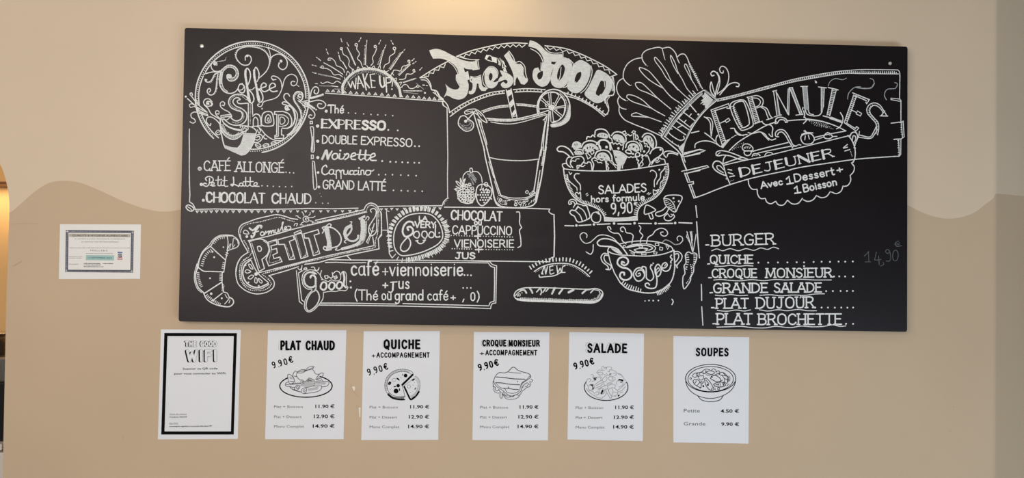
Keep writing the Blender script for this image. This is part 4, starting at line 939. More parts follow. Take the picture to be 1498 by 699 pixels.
chalk('chalk_pan', 'steaming chalk pan with lid, vegetables and a lettered band', '''@1000,130
s12 465,632 550,552 700,456 850,372 950,336; s12 1060,326 1150,318 1260,315 1400,330 1480,352; s13 935,352 950,302 1000,290 1050,312 1060,342; s12 960,348 985,316 1030,320 1042,338; l11 935,355 960,350; l11 1040,342 1060,342
s12 480,404 520,406 532,440 570,472 650,466; s10 520,412 560,455 610,478; s12 660,446 700,456 780,440 830,462 860,500 900,522 942,510; s10 790,440 830,482 870,524; s12 800,335 830,362 890,370 912,400 906,450 910,486; s10 872,460 890,482 905,488; s12 1222,190 1215,212; s14 1228,225 1238,262 1232,292; s12 1240,290 1256,320 1226,354; l9 460,522 475,512; l9 490,500 510,488; l9 520,480 540,472
s12 700,640 850,600 1070,548; s11 760,656 900,625 1102,585; s12 972,490 944,484 940,450 970,420 1020,420 1060,460 1092,520 1120,572 1152,586; s12 962,470 972,450 1002,440 1040,472 1072,530 1110,592 1112,606; s10 1150,586 1120,590 1112,606
S12 1200,490 1230,465 1302,460 1330,490 1336,520 1310,556 1232,560 1206,530; s12 1208,466 1252,448 1322,450; l13 1240,425 1262,458; l11 1245,480 1240,520; l11 1276,472 1286,512; s10 1152,582 1180,570 1200,575; s10 1230,430 1255,440
S11 600,592 620,566 660,564 700,590 710,620 690,632 612,626; S12 620,642 650,632 692,640 680,672 650,682 625,668; l9 618,610 622,598; l9 635,605 640,588; l9 655,604 660,588; l9 675,608 682,594; s11 700,692 715,665 762,665 782,682; s11 830,680 850,655 890,650 912,662; d5,12 720,680 765,675
d4,20 510,610 560,570 620,550; d4,22 500,625 545,600 590,590; d3.5,18 1290,330 1380,345 1470,365; d3.5,20 1310,350 1400,370 1470,385; d3.5,24 1340,370 1430,395
@1130,150
s12 350,166 500,190 650,240 752,290; l11 752,290 600,318 430,356; s12 695,103 720,150 715,202 688,250 655,268; l10 430,385 530,350; S12 525,352 545,318 570,308 612,345 600,362 560,370; d5,14 550,330 575,325 592,345; l10 615,348 660,345; d3.5,18 380,185 480,215 600,250; d3.5,20 430,205 520,240 620,270; d3.5,24 480,232 560,262
s12 770,335 802,370 832,430 847,510 836,590 818,612; s13 790,350 812,310 850,304 872,350 850,412 835,462; s11 818,382 826,340 848,345 850,380 830,412; l10 845,460 850,468; l12 725,463 766,428; l12 728,466 768,456; l12 740,494 792,480; d4,16 800,500 815,550
@1000,215
s11 410,186 620,138 800,103 1000,53 1216,0 1360,-35 1700,-118
s12 410,190 430,270 478,386; s14 412,192 370,150 322,148 298,190 320,232 380,272 432,292; s11 410,232 370,192 342,194 346,222 405,262; l13 455,228 492,236; l13 458,262 505,276; l13 472,304 520,294; l10 435,318 440,328; d4,16 480,350 520,330
s12 402,168 410,122 430,90; s12 400,172 500,136 600,105; S12 335,84 335,55 370,38 440,45 530,75 602,105 662,128 600,132 560,122 480,92 400,82 360,90; l9 345,80 375,55
s12 660,336 670,390 702,430 752,432; s12 752,432 760,490 790,526 836,525; s12 836,525 850,560 890,580 942,555; s12 942,555 970,590 1020,592 1062,545; s12 1066,546 1110,580 1170,576 1216,525; s12 1226,540 1270,556 1322,540 1360,495; s12 1370,502 1410,518 1460,506 1502,455
@1090,215
s12 885,460 930,476 980,452 1002,398; s12 1012,402 1050,392 1080,340 1074,290; s12 1076,290 1110,250 1116,202 1090,162 1108,155''')
chalk('lettering', None, '''@1000,215
t11,84,BS 582,302 1535,96 DEJEUNER
@1090,215
t14,66 165,425 385,382 Avec; t15,72 425,380 494,368 1; t14,78 508,358 918,280 Dessert; t14,80 942,262 1002,250 +; t15,68 506,474 570,464 1; t14,74 600,460 942,386 Boisson''', 'chalk_pan')

chalk('chalk_list', 'chalk list of six dishes with wavy underlines', '''@1020,330
t14,108,S 148,207 792,186 BURGER; l15 88,197 118,197; s10 148,256 200,238 260,256 335,235 420,256 500,235 580,252 650,228 720,242 780,220 834,236
t14,82,S 130,386 572,384 QUICHE; l14 106,392 128,390; s10 180,415 260,415 340,405 430,415 500,408 570,412; c9 625,378 725,378 825,376 922,376 1017,374 1092,376 1190,371 1272,368 1357,370 1445,367 1513,368 1591,366
t14,86,S 150,530 610,529 CROQUE; t14,90,S 700,530 1378,524 MONSIEUR; c9 1092,413; l14 116,532 145,532; s10 168,556 240,550 340,560 440,563 560,552 680,562 800,550 900,555 1050,548 1200,555 1372,555; c9 1399,520 1452,519 1512,520 1594,520
@1020,395
t15,94,S 165,230 722,228 GRANDE; t15,92,S 785,226 1272,223 SALADE; l14 130,232 156,230; s10 185,256 260,262 340,250 420,260 515,257; s10 640,258 750,252 850,262 980,255 1100,258 1200,245 1300,241; c9 1319,215 1387,214 1466,213 1531,213 1592,213
t15,98,S 192,390 522,388 PLAT; t15,108,S 605,390 1196,382 DUJOUR; l12 1060,262 1052,285; l15 145,384 172,384; s10 205,412 300,420 400,408 480,418 545,407; s10 635,405 720,418 830,405 920,415 1030,402 1130,415 1220,415; c9 1205,384 1272,383 1337,383 1407,384 1473,383 1535,384 1594,383
t15,106,S 198,552 562,552 PLAT; t15,106,S 625,556 1478,554 BROCHETTE; l15 160,548 188,547; s10 200,583 300,580 450,575 560,588 700,590 800,575 950,588 1060,572 1180,580 1290,575 1390,560 1460,575 1520,570; c9 1522,549 1594,549''')
chalk('chalk_price', 'faint half-erased chalk price', '''m faint
@1130,330
s10 940,310 962,290 982,264; l10 982,264 986,366; l9 948,370 1006,370; s10 1062,270 1052,320 1044,348; s9 1044,350 1080,352 1112,345; l10 1086,312 1092,402; s10 1132,375 1138,395 1108,412; S10 1156,262 1175,242 1197,260 1178,285; s10 1198,258 1210,335 1192,362 1162,360; S10 1230,300 1246,256 1270,254 1286,300 1270,354 1242,356; s9 1290,156 1258,176 1268,210 1322,204; l7 1246,186 1302,176; l7 1250,200 1300,192''')
for _n, _p in enumerate(('''@270,225
F 1050,20 1150,-20 1260,30 1290,120 1270,250 1290,350 1240,390 1130,370 1120,250 1040,170''', '''@650,295
F 840,200 950,170 1050,200 1080,280 1040,340 900,360 840,310''', '''@650,295
F 330,520 700,500 960,470 1100,500 1050,560 700,575 330,570''', '''@270,55
F 355,-15 400,5 440,-10 430,25 400,60 375,40''', '''@270,55
F 30,160 80,120 110,180 120,300 80,460 40,470 25,300''')):
    chalk('rubbed_smear', 'darker wiped patch on the board', 'm smear\n' + _p)
# ---------------------------------------------------------------- the wall
def px(*q):
    return [at(u, v, WALL_Y) for u, v in q]

XR = 1452.0          # the wall's rounded outer corner, as a photograph column
WAVE_L = spline([(-60, 330), (10, 314), (28, 300), (55, 277), (75, 266.5), (110, 265.5), (140, 276), (180, 294), (215, 306), (240, 309.5), (262, 307), (330, 290), (420, 272), (520, 268), (640, 285), (760, 305),
                 (880, 312), (1000, 296), (1120, 276), (1220, 272), (1300, 287), (1328, 300), (1350, 311), (1375, 318.5), (1400, 319), (1425, 311), (1440, 300), (1452, 291)], step=4)
wave = [at(u, v, WALL_Y) for u, v in WAVE_L]
# the archway at the left: straight jamb and rounded head
xj = at(9.5, 480, WALL_Y).x
ztop, zspring = at(-120, 120, WALL_Y).z, at(13.5, 305, WALL_Y).z
jamb = []
JP = [at(u, v, WALL_Y) for u, v in spline([(-150, 132), (-70, 170), (-25, 207), (0, 240), (6, 255), (10.5, 272), (13.2, 292), (13.6, 310), (12.5, 345), (10.8, 400), (9.2, 450), (7.6, 520), (6, 600), (4, 690)], step=6)]
zf = 0.0
JP.append(Vector((JP[-1].x - 0.012, WALL_Y, zf)))
ZT = 2.75
TH = 0.17
def jx(z):
    if z >= JP[0].z:
        return JP[0].x
    for a, b in zip(JP, JP[1:]):
        if b.z <= z <= a.z:
            t = (a.z - z) / (a.z - b.z) if a.z > b.z else 0
            return a.x + (b.x - a.x) * t
    return JP[-1].x
xr = at(XR, 350, WALL_Y).x
verts, faces, idx = [], [], []
def poly(pts, m):
    b = len(verts)
    verts.extend(pts)
    faces.append(list(range(b, b + len(pts))))
    idx.append(m)
# vertical strips between the jamb and the corner
wave = [p for p in wave if p.x > jx(p.z) + 0.004]
xs = [p.x for p in wave]
def strip_face(loop, m):
    vs = [Vector((p[0], p[2], 0)) for p in loop]
    t = tessellate_polygon([vs])
    b = len(verts)
    verts.extend([tuple(p) for p in loop])
    for f in t:
        g = [b + k for k in f]
        a_, b_, c_ = (verts[k] for k in g)
        if (b_[0] - a_[0]) * (c_[2] - a_[2]) - (b_[2] - a_[2]) * (c_[0] - a_[0]) < 0:
            g.reverse()
        faces.append(g)
        idx.append(m)
zw0 = wave[0].z - 0.004
up = [p for p in JP if p.z > zw0]
dn = [p for p in JP if p.z <= zw0]
j0 = Vector((jx(zw0), WALL_Y, zw0))
XL = -3.2
w3 = [tuple(p) for p in wave]
w3.append((xr, WALL_Y, at(XR, 291, WALL_Y).z))
strip_face([(JP[0].x, WALL_Y, ZT)] + [tuple(p) for p in up] + [tuple(j0)] + w3 + [(xr, WALL_Y, ZT)], 0)
strip_face([tuple(j0)] + [tuple(p) for p in dn] + [(xr, WALL_Y, 0)] + w3[::-1], 1)
# wall over the arch, far left
strip_face([(XL, WALL_Y, ZT), (XL, WALL_Y, JP[0].z), tuple(JP[0]), (JP[0].x, WALL_Y, ZT)], 0)
# rounded corner turning away to the right
zc = w3[-1][2]
prof = []
R_C = 0.035
for k in range(9):
    a = math.radians(27) * k / 8
    prof.append((xr + R_C * math.sin(a), WALL_Y + R_C * (1 - math.cos(a)), a))
lx, ly, la = prof[-1]
prof.append((lx + 1.1 * math.cos(la), ly + 1.1 * math.sin(la), la))
zr = zc + 0.016
zs = [zc + (zr - zc) * min(1, k / 5) for k in range(len(prof))]
for k in range(len(prof) - 1):
    (x0, y0, _), (x1, y1, _) = prof[k], prof[k + 1]
    poly([(x0, y0, zs[k]), (x1, y1, zs[k + 1]), (x1, y1, ZT), (x0, y0, ZT)], 0)
    poly([(x0, y0, 0), (x1, y1, 0), (x1, y1, zs[k + 1]), (x0, y0, zs[k])], 1)
# reveal of the arch (thickness of the wall)
for a, b in zip(JP, JP[1:]):
    poly([tuple(a), (a.x, a.y + TH, a.z), (b.x, b.y + TH, b.z), tuple(b)], 0 if a.z > zw0 else 1)
wall = mesh_obj('wall_back', verts, faces, ['upper', 'lower'], None, idx)
wall['kind'] = 'structure'
wk = Ink(WALL_Y, 0.0003, ('chip',))
wk.run('''@500,550,7.767
f 115,118 148,116 150,150 135,170; f 192,355 214,360 210,465 200,470
m scratch; s2.5 100,90 118,150 150,190 185,230; s2.5 150,340 185,370; s2 160,335 195,350
@0,220,2.68
s2 52,454 66,446 86,433
@0,0,1
s0.35 16,328 40,327 58,328; s0.6 490,552 492,545; s0.6 495,556 497,546; c0.7 1390,630 1395,595 1320,690 180,640''')
wk.build('wall_scuffs', wall)

def boxm(name, x0, x1, y0, y1, z0, z1, m, parent=None, bevel=0.0, seg=2):
    me = bpy.data.meshes.new(name)
    me.from_pydata([(x, y, z) for x in (x0, x1) for y in (y0, y1) for z in (z0, z1)], [],
                   [(0, 1, 3, 2), (4, 6, 7, 5), (0, 4, 5, 1), (2, 3, 7, 6), (0, 2, 6, 4), (1, 5, 7, 3)])
    me.materials.append(M[m])
    o = bpy.data.objects.new(name, me)
    COL.objects.link(o)
    if parent is not None:
        o.parent = parent
    if bevel:
        b = o.modifiers.new('bevel', 'BEVEL')
        b.width = bevel
        b.segments = seg
    return o

f = boxm('floor', XL, 4.0, -4.6, 1.6, -0.05, 0.0, 'floor')
f['kind'] = 'structure'
c = boxm('ceiling', XL, 4.0, -4.6, 1.6, ZT, ZT + 0.05, 'ceiling')
c['kind'] = 'structure'

# ---------------------------------------------------------------- the room seen through the archway
BY = 0.95
g = boxm('wall_alcove', XL, -0.9, BY, BY + 0.06, 0, ZT, 'gold')
g['kind'] = 'structure'
led = boxm('trim_ledge', XL, -1.25, BY - 0.16, BY - 0.001, at(0, 269, BY - 0.16).z, at(0, 265.2, BY - 0.16).z, 'wood', bevel=0.002)
led['kind'] = 'structure'
lamp('under_ledge_strip', 'AREA', (-2.15, BY - 0.08, led.data.vertices[0].co.z - 0.005), (-2.15, BY - 0.02, 0.8), 5.0, (1.0, 0.70, 0.40), 1.2, 0.05)
lamp('alcove_fill_light', 'POINT', (-2.3, 0.55, 2.45), (-2, 0, 0), 16, (1.0, 0.75, 0.45), 0.05)  # added fill with no fixture, brightens the lower alcove wall

def lathe(name, prof, m, parent, loc=(0, 0, 0), n=40):
    vs, fs = [], []
    for r, z in prof:
        for k in range(n):
            a = 2 * math.pi * k / n
            vs.append((loc[0] + r * math.cos(a), loc[1] + r * math.sin(a), loc[2] + z))
    for i in range(len(prof) - 1):
        for k in range(n):
            fs.append([i * n + k, i * n + (k + 1) % n, (i + 1) * n + (k + 1) % n, (i + 1) * n + k])
    fs.append(list(range(n))[::-1])
    fs.append([(len(prof) - 1) * n + k for k in range(n)])
    o = mesh_obj(name, vs, fs, [m], parent)
    for p in o.data.polygons:
        p.use_smooth = len(p.vertices) == 4
    return o

def tagged(o, label, cat, group=None):
    o['label'] = label
    o['category'] = cat
    if group:
        o['group'] = group
    return o
def empty(name, loc=(0, 0, 0)):
    e = bpy.data.objects.new(name, None)
    e.location = loc
    COL.objects.link(e)
    return e

MY = 0.34            # front of the drinks machine behind the archway
zt = at(0, 560, MY).z
xm = at(8.0, 600, MY).x
cabz = at(0, 651, MY - 0.02).z
cab = empty('cabinet', (xm - 0.3, MY + 0.15, 0))
def rel(o, e):
    o.parent = e
    o.matrix_parent_inverse = Matrix.Translation(e.location).inverted()
    return o
rel(boxm('body', xm - 0.75, xm - 0.004, MY + 0.0, MY + 0.45, 0.0, cabz - 0.02, 'black', bevel=0.004), cab)
rel(boxm('worktop', xm - 0.76, xm - 0.002, MY - 0.01, MY + 0.46, cabz - 0.02, cabz, 'white', bevel=0.003), cab)
d = rel(boxm('door', xm - 0.4, at(5.2, 670, MY - 0.02).x, MY - 0.02, MY, 0.05, cabz - 0.024, 'white', bevel=0.003), cab)
tagged(cab, 'white edged cabinet low behind the archway jamb', 'cabinet')
mc = empty('coffee_machine', (xm - 0.2, MY + 0.1, cabz))
rel(boxm('body', xm - 0.42, xm, MY + 0.02, MY + 0.36, cabz, zt, 'black', bevel=0.008), mc)
zb = at(0, 524, MY).z
rel(boxm('top_panel', xm - 0.425, at(8.2, 540, MY).x, MY + 0.012, MY + 0.365, zt, zb, 'steel', bevel=0.006), mc)
tagged(mc, 'black machine with a steel top band seen through the archway', 'coffee machine')
zc2 = at(0, 486, MY + 0.1).z
hx = at(9.5, 500, MY + 0.1).x
rr = 0.062
can = empty('steel_canister', (hx - rr, MY + 0.1, zb))
rel(lathe('body', [(rr * .96, 0.0), (rr, 0.004), (rr, (zc2 - zb) * .86)], 'steel', None, (hx - rr, MY + 0.1, zb)), can)
rel(lathe('lid', [(rr * 1.02, 0.0), (rr * 1.02, (zc2 - zb) * .10), (rr * .97, (zc2 - zb) * .125), (0.004, (zc2 - zb) * .13)], 'steel', None, (hx - rr, MY + 0.1, zb + (zc2 - zb) * .86)), can)
tagged(can, 'steel canister with a lid standing on the machine behind the archway', 'canister')

# ---------------------------------------------------------------- the blackboard
corners = [at(270, 40.5, 0), at(1328, 68, 0), at(1327.3, 485.3, 0), at(261, 470, 0)]
def rounded(cs, r, n=4):
    out = []
    k = len(cs)
    for i, p in enumerate(cs):
        a = (cs[i - 1] - p).normalized()
        b = (cs[(i + 1) % k] - p).normalized()
        for j in range(n + 1):
            t = j / n
            q = (1 - t) ** 2 * (p + a * r) + 2 * t * (1 - t) * p + t ** 2 * (p + b * r)
            out.append(q)
    return out
def slab(name, loop, th, m, parent=None, loops_in=0.0):
    n = len(loop)
    vs = [tuple(p) for p in loop] + [(p.x, p.y + th, p.z) for p in loop]
    # the front loop runs clockwise seen from the room
    fs = [list(range(n))[::-1], list(range(n, 2 * n))] + [[i, (i + 1) % n, n + (i + 1) % n, n + i] for i in range(n)]
    return mesh_obj(name, vs, fs, [m], parent)
board = slab('blackboard', rounded(corners, 0.007), WALL_Y - 0.0002, 'board')
bv = board.modifiers.new('bevel', 'BEVEL')
bv.width = 0.0012
bv.segments = 2
bv.limit_method = 'ANGLE'
tagged(board, 'long blackboard covered in chalk drawings and menus, mounted on the wall', 'blackboard')
made = {}
lay = 0.0003
for name, label, src, par in CHALK:
    lay += 0.000004
    k = Ink(0.0, 0.0001 if name == 'rubbed_smear' else lay)
    k.run(src)
    o = k.build(name, made.get(par, board), label)
    made[name] = o
for u, v, sz in ((295.4, 67.4, 0.0056), (1302, 92.8, 0.0048)):
    p = at(u, v, 0)
    n = 16
    vs, fs = [], []
    pr = [(sz, 0.0), (sz, -0.0012), (sz * .7, -0.0028), (sz * .25, -0.0034), (sz * .25, -0.0022)]
    for r, y in pr:
        vs += [(p.x + r * math.cos(2 * math.pi * k / n), y, p.z + r * math.sin(2 * math.pi * k / n)) for k in range(n)]
    for i in range(len(pr) - 1):
        fs += [[i * n + k, (i + 1) * n + k, (i + 1) * n + (k + 1) % n, i * n + (k + 1) % n] for k in range(n)]
    fs.append([(len(pr) - 1) * n + k for k in range(n)])
    s = mesh_obj('screw', vs, fs, ['metal'], board)
    s['label'] = 'small pale screw head in the board corner'

# ---------------------------------------------------------------- the paper sheets
PY = WALL_Y - 0.0006
def sheet(name, quad, m, label, cat, group=None, lift=0.004):
    """a paper sheet on the wall, its lower corners a little free"""
    a, b, c, d = quad
    N = 12
    vs, fs = [], []
    for j in range(N + 1):
        for i in range(N + 1):
            s, t = i / N, j / N
            u = (a[0] * (1 - s) + b[0] * s) * (1 - t) + (d[0] * (1 - s) + c[0] * s) * t
            v = (a[1] * (1 - s) + b[1] * s) * (1 - t) + (d[1] * (1 - s) + c[1] * s) * t
            vs.append(tuple(at(u, v, PY)))
    W1 = N + 1
    for j in range(N):
        for i in range(N):
            fs.append([j * W1 + i, (j + 1) * W1 + i, (j + 1) * W1 + i + 1, j * W1 + i + 1])
    n0 = len(vs)
    vs += [(x, y + 0.0005, z) for x, y, z in vs]
    rim = [i for i in range(W1)] + [j * W1 + N for j in range(1, W1)] + [N * W1 + i for i in range(N - 1, -1, -1)] + [j * W1 for j in range(N - 1, 0, -1)]
    for i, p in enumerate(rim):
        q = rim[(i + 1) % len(rim)]
        fs.append([p, q, n0 + q, n0 + p])
    fs += [[n0 + k for k in f[::-1]] for f in fs[:N * N]]
    o = mesh_obj(name, vs, fs, [m])
    tagged(o, label, cat, group)
    return o
def printed(name, parent, src, label=None):
    k = Ink(PY, 0.0003, ('ink',))
    k.run(src)
    return k.build(name, parent, label)

G = 'menu sheets under the blackboard'
def fat(size, a, b, txt, wd, off=(-4, 0)):
    (ax, ay), (bx, by) = a, b
    A = '%.2f,%.2f %.2f,%.2f' % (ax + off[0], ay + off[1], bx + off[0], by + off[1])
    B = '%.2f,%.2f %.2f,%.2f' % (ax, ay, bx, by)
    return ('m thin 0\nt%.1f,%.1f,F %s %s\nm paper 1\nt%.1f,%.1f,F %s %s\nm ink 2\nt%.1f,%.1f,F %s %s\n' % (wd + 1.6, size, A, txt, wd - 0.4, size, A, txt, wd, size, B, txt))
wifi = sheet('notice_sheet', [(235.5, 481.6), (352.3, 482.3), (347.8, 641.8), (230.9, 642.6)], 'paper', 'white notice with a thick black border, first sheet under the blackboard', 'notice')
printed('border', wifi, '''@220,470,3.68
f 75,62 466,63 449,609 58,609; h 92,79 449,79 433,592 76,592''', 'thick black frame line')
def echo(a, b, h, wd, txt, dx, dy):
    A = '%g,%g %g,%g' % (a[0] + dx, a[1] + dy, b[0] + dx, b[1] + dy)
    B = '%g,%g %g,%g' % (*a, *b)
    return 'm ink 0\nt%g,%g,F %s %s\nm ink 0\nt%g,%g,F %s %s\nm paper 2\nt%g,%g,F %s %s\n' % (wd + 1.5, h, A, txt, wd + 3.4, h, B, txt, wd - 1.2, h, B, txt)
printed('title', wifi, '@230,478,8.523\n' + echo((352, 240), (486, 242), 56, 19, 'THE', -10, 0) + echo((545, 240), (738, 240), 56, 19, 'GOOD', -10, 0) + echo((375, 422), (738, 418), 122, 34, 'WIFI', -16, 4), 'hollow black and white capitals')
printed('text', wifi, '''@220,470,3.68
m thin; p.022,11 174,260 362,258 Scanner ce QR code
p.022,11 128,286 408,284 pour vous connecter au WiFi:
''')
printed('credentials', wifi, '''@220,470,3.68
m thin; p0,6.5 104,502 196,501 Nom du réseau:; l1 104,504 196,503
p.02,7 104,518 198,517 Freebox-78639F
p0,6.5 101,552 150,551 Clé WiFi:; l1 101,554 150,553
m ink; p.02,7 101,568 331,566 consepti-egitthi-comute-blodum9!''')

PRICES = '''m thin; p-.004,15 {x},{y1} {xb},{y1} Plat + Boisson
p-.004,15 {x},{y2} {xc},{y2} Plat + Dessert
p-.004,15 {x},{y3} {xd},{y3} Menu Complet
m ink; p.022,19 {p1},{y1} {pe},{y1} 11.90 €
p.022,19 {p2},{y2} {pe},{y2} 12.90 €
p.022,19 {p3},{y3} {pe},{y3} 14.90 €'''
def price_lines(sheet_obj, tile, src):
    q = src.split('\n')
    lead = [q[0].replace('m thin; ', ''), q[1], q[2]]
    price = [q[3].replace('m ink; ', ''), q[4], q[5]]
    for a, b in zip(lead, price):
        printed('price_line', sheet_obj, tile + '\nm thin\n' + a + '\nm ink\n' + b)

hot = sheet('menu_sheet', [(392, 483), (506.7, 482.8), (502.6, 642.3), (387.8, 642.3)], 'paper', 'menu sheet for the hot dish, with a plate of steaks and rolls drawn on it', 'menu', G)
printed('title', hot, '@385,484,11.456\n' + fat(132, (298, 308), (618, 308), 'PLAT', 34, (-26, 0)) + fat(132, (722, 308), (1188, 308), 'CHAUD', 34, (-26, 0)), 'fat black capitals with a thin echo line')
printed('small_price', hot, '''@385,484,11.456
t20,100 195,620 215,616 1''' .replace('t20,100 195,620 215,616 1', 't19,98 168,622 215,608 9; c9 262,600; t19,98 278,590 322,576 9; t19,98 362,570 410,556 0; t19,98 445,535 505,518 €'))
price_lines(hot, '@220,470,3.68', PRICES.format(x=666, xb=820, xc=814, xd=827, y1=466, y2=520, y3=572, p1=888, p2=880, p3=874, pe=991))
printed('dish_drawing', hot, '''@400,530,12.479
m ink; e21 594,430 478,205 32,226; e21 594,430 478,205 -58,33; m thin
s10 350,240 375,180 405,155 430,175 480,145 530,128 590,140 620,105 660,80 740,75 715,115 650,135 600,150 540,185 470,195 430,190; s9 430,180 500,165 590,145 670,120 720,90; s9 520,150 560,165; l12 570,130 610,150
s10 710,120 740,160 765,205 800,215 840,215; s10 770,310 830,225 885,190 912,205 895,250 850,290 790,310; s8 800,300 850,250; s10 425,200 420,240 450,290 480,320 530,320 570,345 600,335 650,285 700,300 750,325
m wash; f 490,330 530,320 575,350 600,345 650,290 740,325 760,345 640,375 545,395 490,365; m thin; S9 530,360 550,345 562,365 545,382; S9 620,340 650,315 640,350; s9 640,310 690,330; s9 660,330 700,345
s10 355,230 370,290 395,365; s10 420,240 415,260 380,250; s10 275,345 260,280 262,230 285,215 340,250 375,300 380,340 300,345; m wash; f 290,250 340,270 350,310 300,300; m thin; s10 280,350 290,380 330,390 370,365
s10 275,350 230,375 215,410 240,435 300,440 350,455 395,460; s9 230,405 330,400 420,395 500,385; s9 340,390 430,378 500,375; S10 385,490 400,440 445,415 480,430 470,470 430,510; S8 415,465 435,440 455,450 440,485; S10 510,540 520,490 570,465 605,480 600,530 555,570; S8 540,520 560,495 580,505 565,540
s10 300,445 340,485 390,500; s13 300,450 350,490 420,520 505,540; s10 480,430 600,410 740,380; s9 500,400 740,350; s10 560,465 640,450 740,430 880,425; m wash; f 625,480 820,440 810,490 640,522; f 500,400 730,365 735,425 620,450 500,430; m thin; s10 555,572 700,552 830,520 880,470 880,430
s9 740,350 755,380 735,430; s10 750,345 860,350 1000,352 1015,375 985,425 930,442 880,440; s8 770,370 960,375; s8 760,395 940,395; s9 870,295 905,345; s9 780,320 870,330''', 'line drawing of food on an oval plate')

qui = sheet('menu_sheet', [(532, 484.4), (643.5, 484.1), (641.1, 643.2), (528.5, 643.5)], 'paper', 'menu sheet for the quiche, with a round cut quiche drawn on it', 'menu', G)
printed('title', qui, '@525,484,11.456\n' + fat(132, (424, 288), (1018, 290), 'QUICHE', 34, (-14, 3)) + 'm ink 0\nt13,76 215,440 275,438 +\nt17,74,F 302,440 1180,440 ACCOMPAGNEMENT', 'fat black capitals with a thin echo line')
printed('small_price', qui, '''@525,484,11.456
t19,98 160,742 208,728 9; c9 256,722; t19,98 272,705 318,690 9; t19,98 352,684 400,670 0; t19,98 436,652 492,634 €''')
price_lines(qui, '@510,470,3.677', PRICES.format(x=113, xb=264, xc=261, xd=273, y1=468, y2=522, y3=574, p1=331, p2=324, p3=320, pe=433))
printed('dish_drawing', qui, '''@550,530,11.646
m thin; s8 640,190 600,150 520,122 430,115 320,140 230,200 170,290 150,380 158,460 190,520; s7 615,215 560,175 480,155 390,160 290,200 220,270 190,360 195,450 230,520; k7,32,20 200,470 190,380 215,285 285,205 385,162 480,158 560,178; s8 190,520 250,580 340,600 490,590; s8 230,520 300,565 400,580 490,575; s8 445,395 470,480 495,590
m ink; s26 205,545 270,600 350,625 430,635 485,632; k10,20,16 205,540 270,595 350,615 480,620; l34 450,380 625,210; c32 504,224; c30 378,395; c42 342,487; S20 215,370 235,335 250,345 235,372; S16 355,270 375,275 395,300 375,290; f 440,220 455,190 462,195 450,226; s20 310,415 335,408; s18 400,450 402,478; f 605,300 660,270 655,300 625,315
l26 480,410 575,615; s30 575,615 600,630 640,605 690,560 730,500; l14 662,460 680,432
m pale; o28,8 562,410; S7 270,300 310,270 340,290 320,325 290,325; s8 670,235 720,270 750,350 745,440 710,520 650,580 600,600; s7 640,270 690,300 715,370 705,450 670,520 580,585; k7,30,20 660,250 705,300 725,370 715,450 680,520 600,585; s8 480,395 560,340 640,275; c8 245,460 425,262 632,385 585,512; c5 390,215 300,370 415,540 540,430 620,495 660,345 265,440 470,300''', 'line drawing of a quiche with a slice pulled out')

cro = sheet('menu_sheet', [(693.3, 485.5), (803.7, 485.8), (801.5, 644), (691.1, 643.5)], 'paper', 'menu sheet with a toasted sandwich drawn on it', 'menu', G)
printed('title', cro, '@510,470,3.677\n' + fat(29, (722, 131), (846, 131), 'CROQUE', 8, (-5, 1)) + fat(29, (862, 132), (1026, 132), 'MONSIEUR', 8, (-5, 1)) + 'm ink 0\nt5,24 706,180 728,180 +\nt5.6,25,F 738,180 1012,181 ACCOMPAGNEMENT', 'fat black capitals with a thin echo line')
printed('small_price', cro, '''@510,470,3.677
t7.4,31 702,264 718,260 9; c3 730,259; t7.4,31 737,254 752,250 9; t7.4,31 762,248 778,244 0; t7.4,31 789,239 808,234 €''')
price_lines(cro, '@510,470,3.677', PRICES.format(x=708, xb=857, xc=852, xd=864, y1=469, y2=522, y3=574, p1=920, p2=913, p3=909, pe=1021))
printed('dish_drawing', cro, '''@700,530,11.646
m ink; s11 500,160 550,110 580,82 615,85 660,125 730,155 850,190 885,220 892,255; s10 500,160 440,178 350,175 300,220 265,290 262,340; m thin; s10 262,340 300,400 370,450 430,490 500,550 560,570 650,545 720,490 740,420 745,360 800,320 870,270 890,250; s9 285,340 340,400 400,440 450,450 480,500 550,525 640,515 700,470 720,390 745,345 830,280 875,230
s15 302,248 430,258 560,275 650,282 790,285; s14 302,345 400,350 520,370 700,380; s13 430,440 520,445 600,458 680,462; s9 510,165 600,175 725,182; c10 665,325; s8 505,440 510,415 520,435
s10 262,310 248,330 255,400 290,430; s9 245,400 260,450 270,490 310,520 360,520; s9 285,420 290,470 320,485 350,460; s9 345,460 370,500 400,520 440,560 490,590 560,585 600,580; s10 370,520 365,580 385,612 402,600 405,520; s9 405,520 430,570 480,620 580,628 640,615 690,580 700,555; s9 420,500 460,560 510,555 550,585; s9 570,585 600,575 610,555; s9 640,545 690,560 730,520 750,480; s9 890,280 922,300 905,335 870,320; s10 750,430 775,380 830,345; s9 760,480 820,430 870,410 885,360 870,340; s9 790,400 815,415 850,370; s8 840,350 870,380''', 'line drawing of a toasted sandwich')

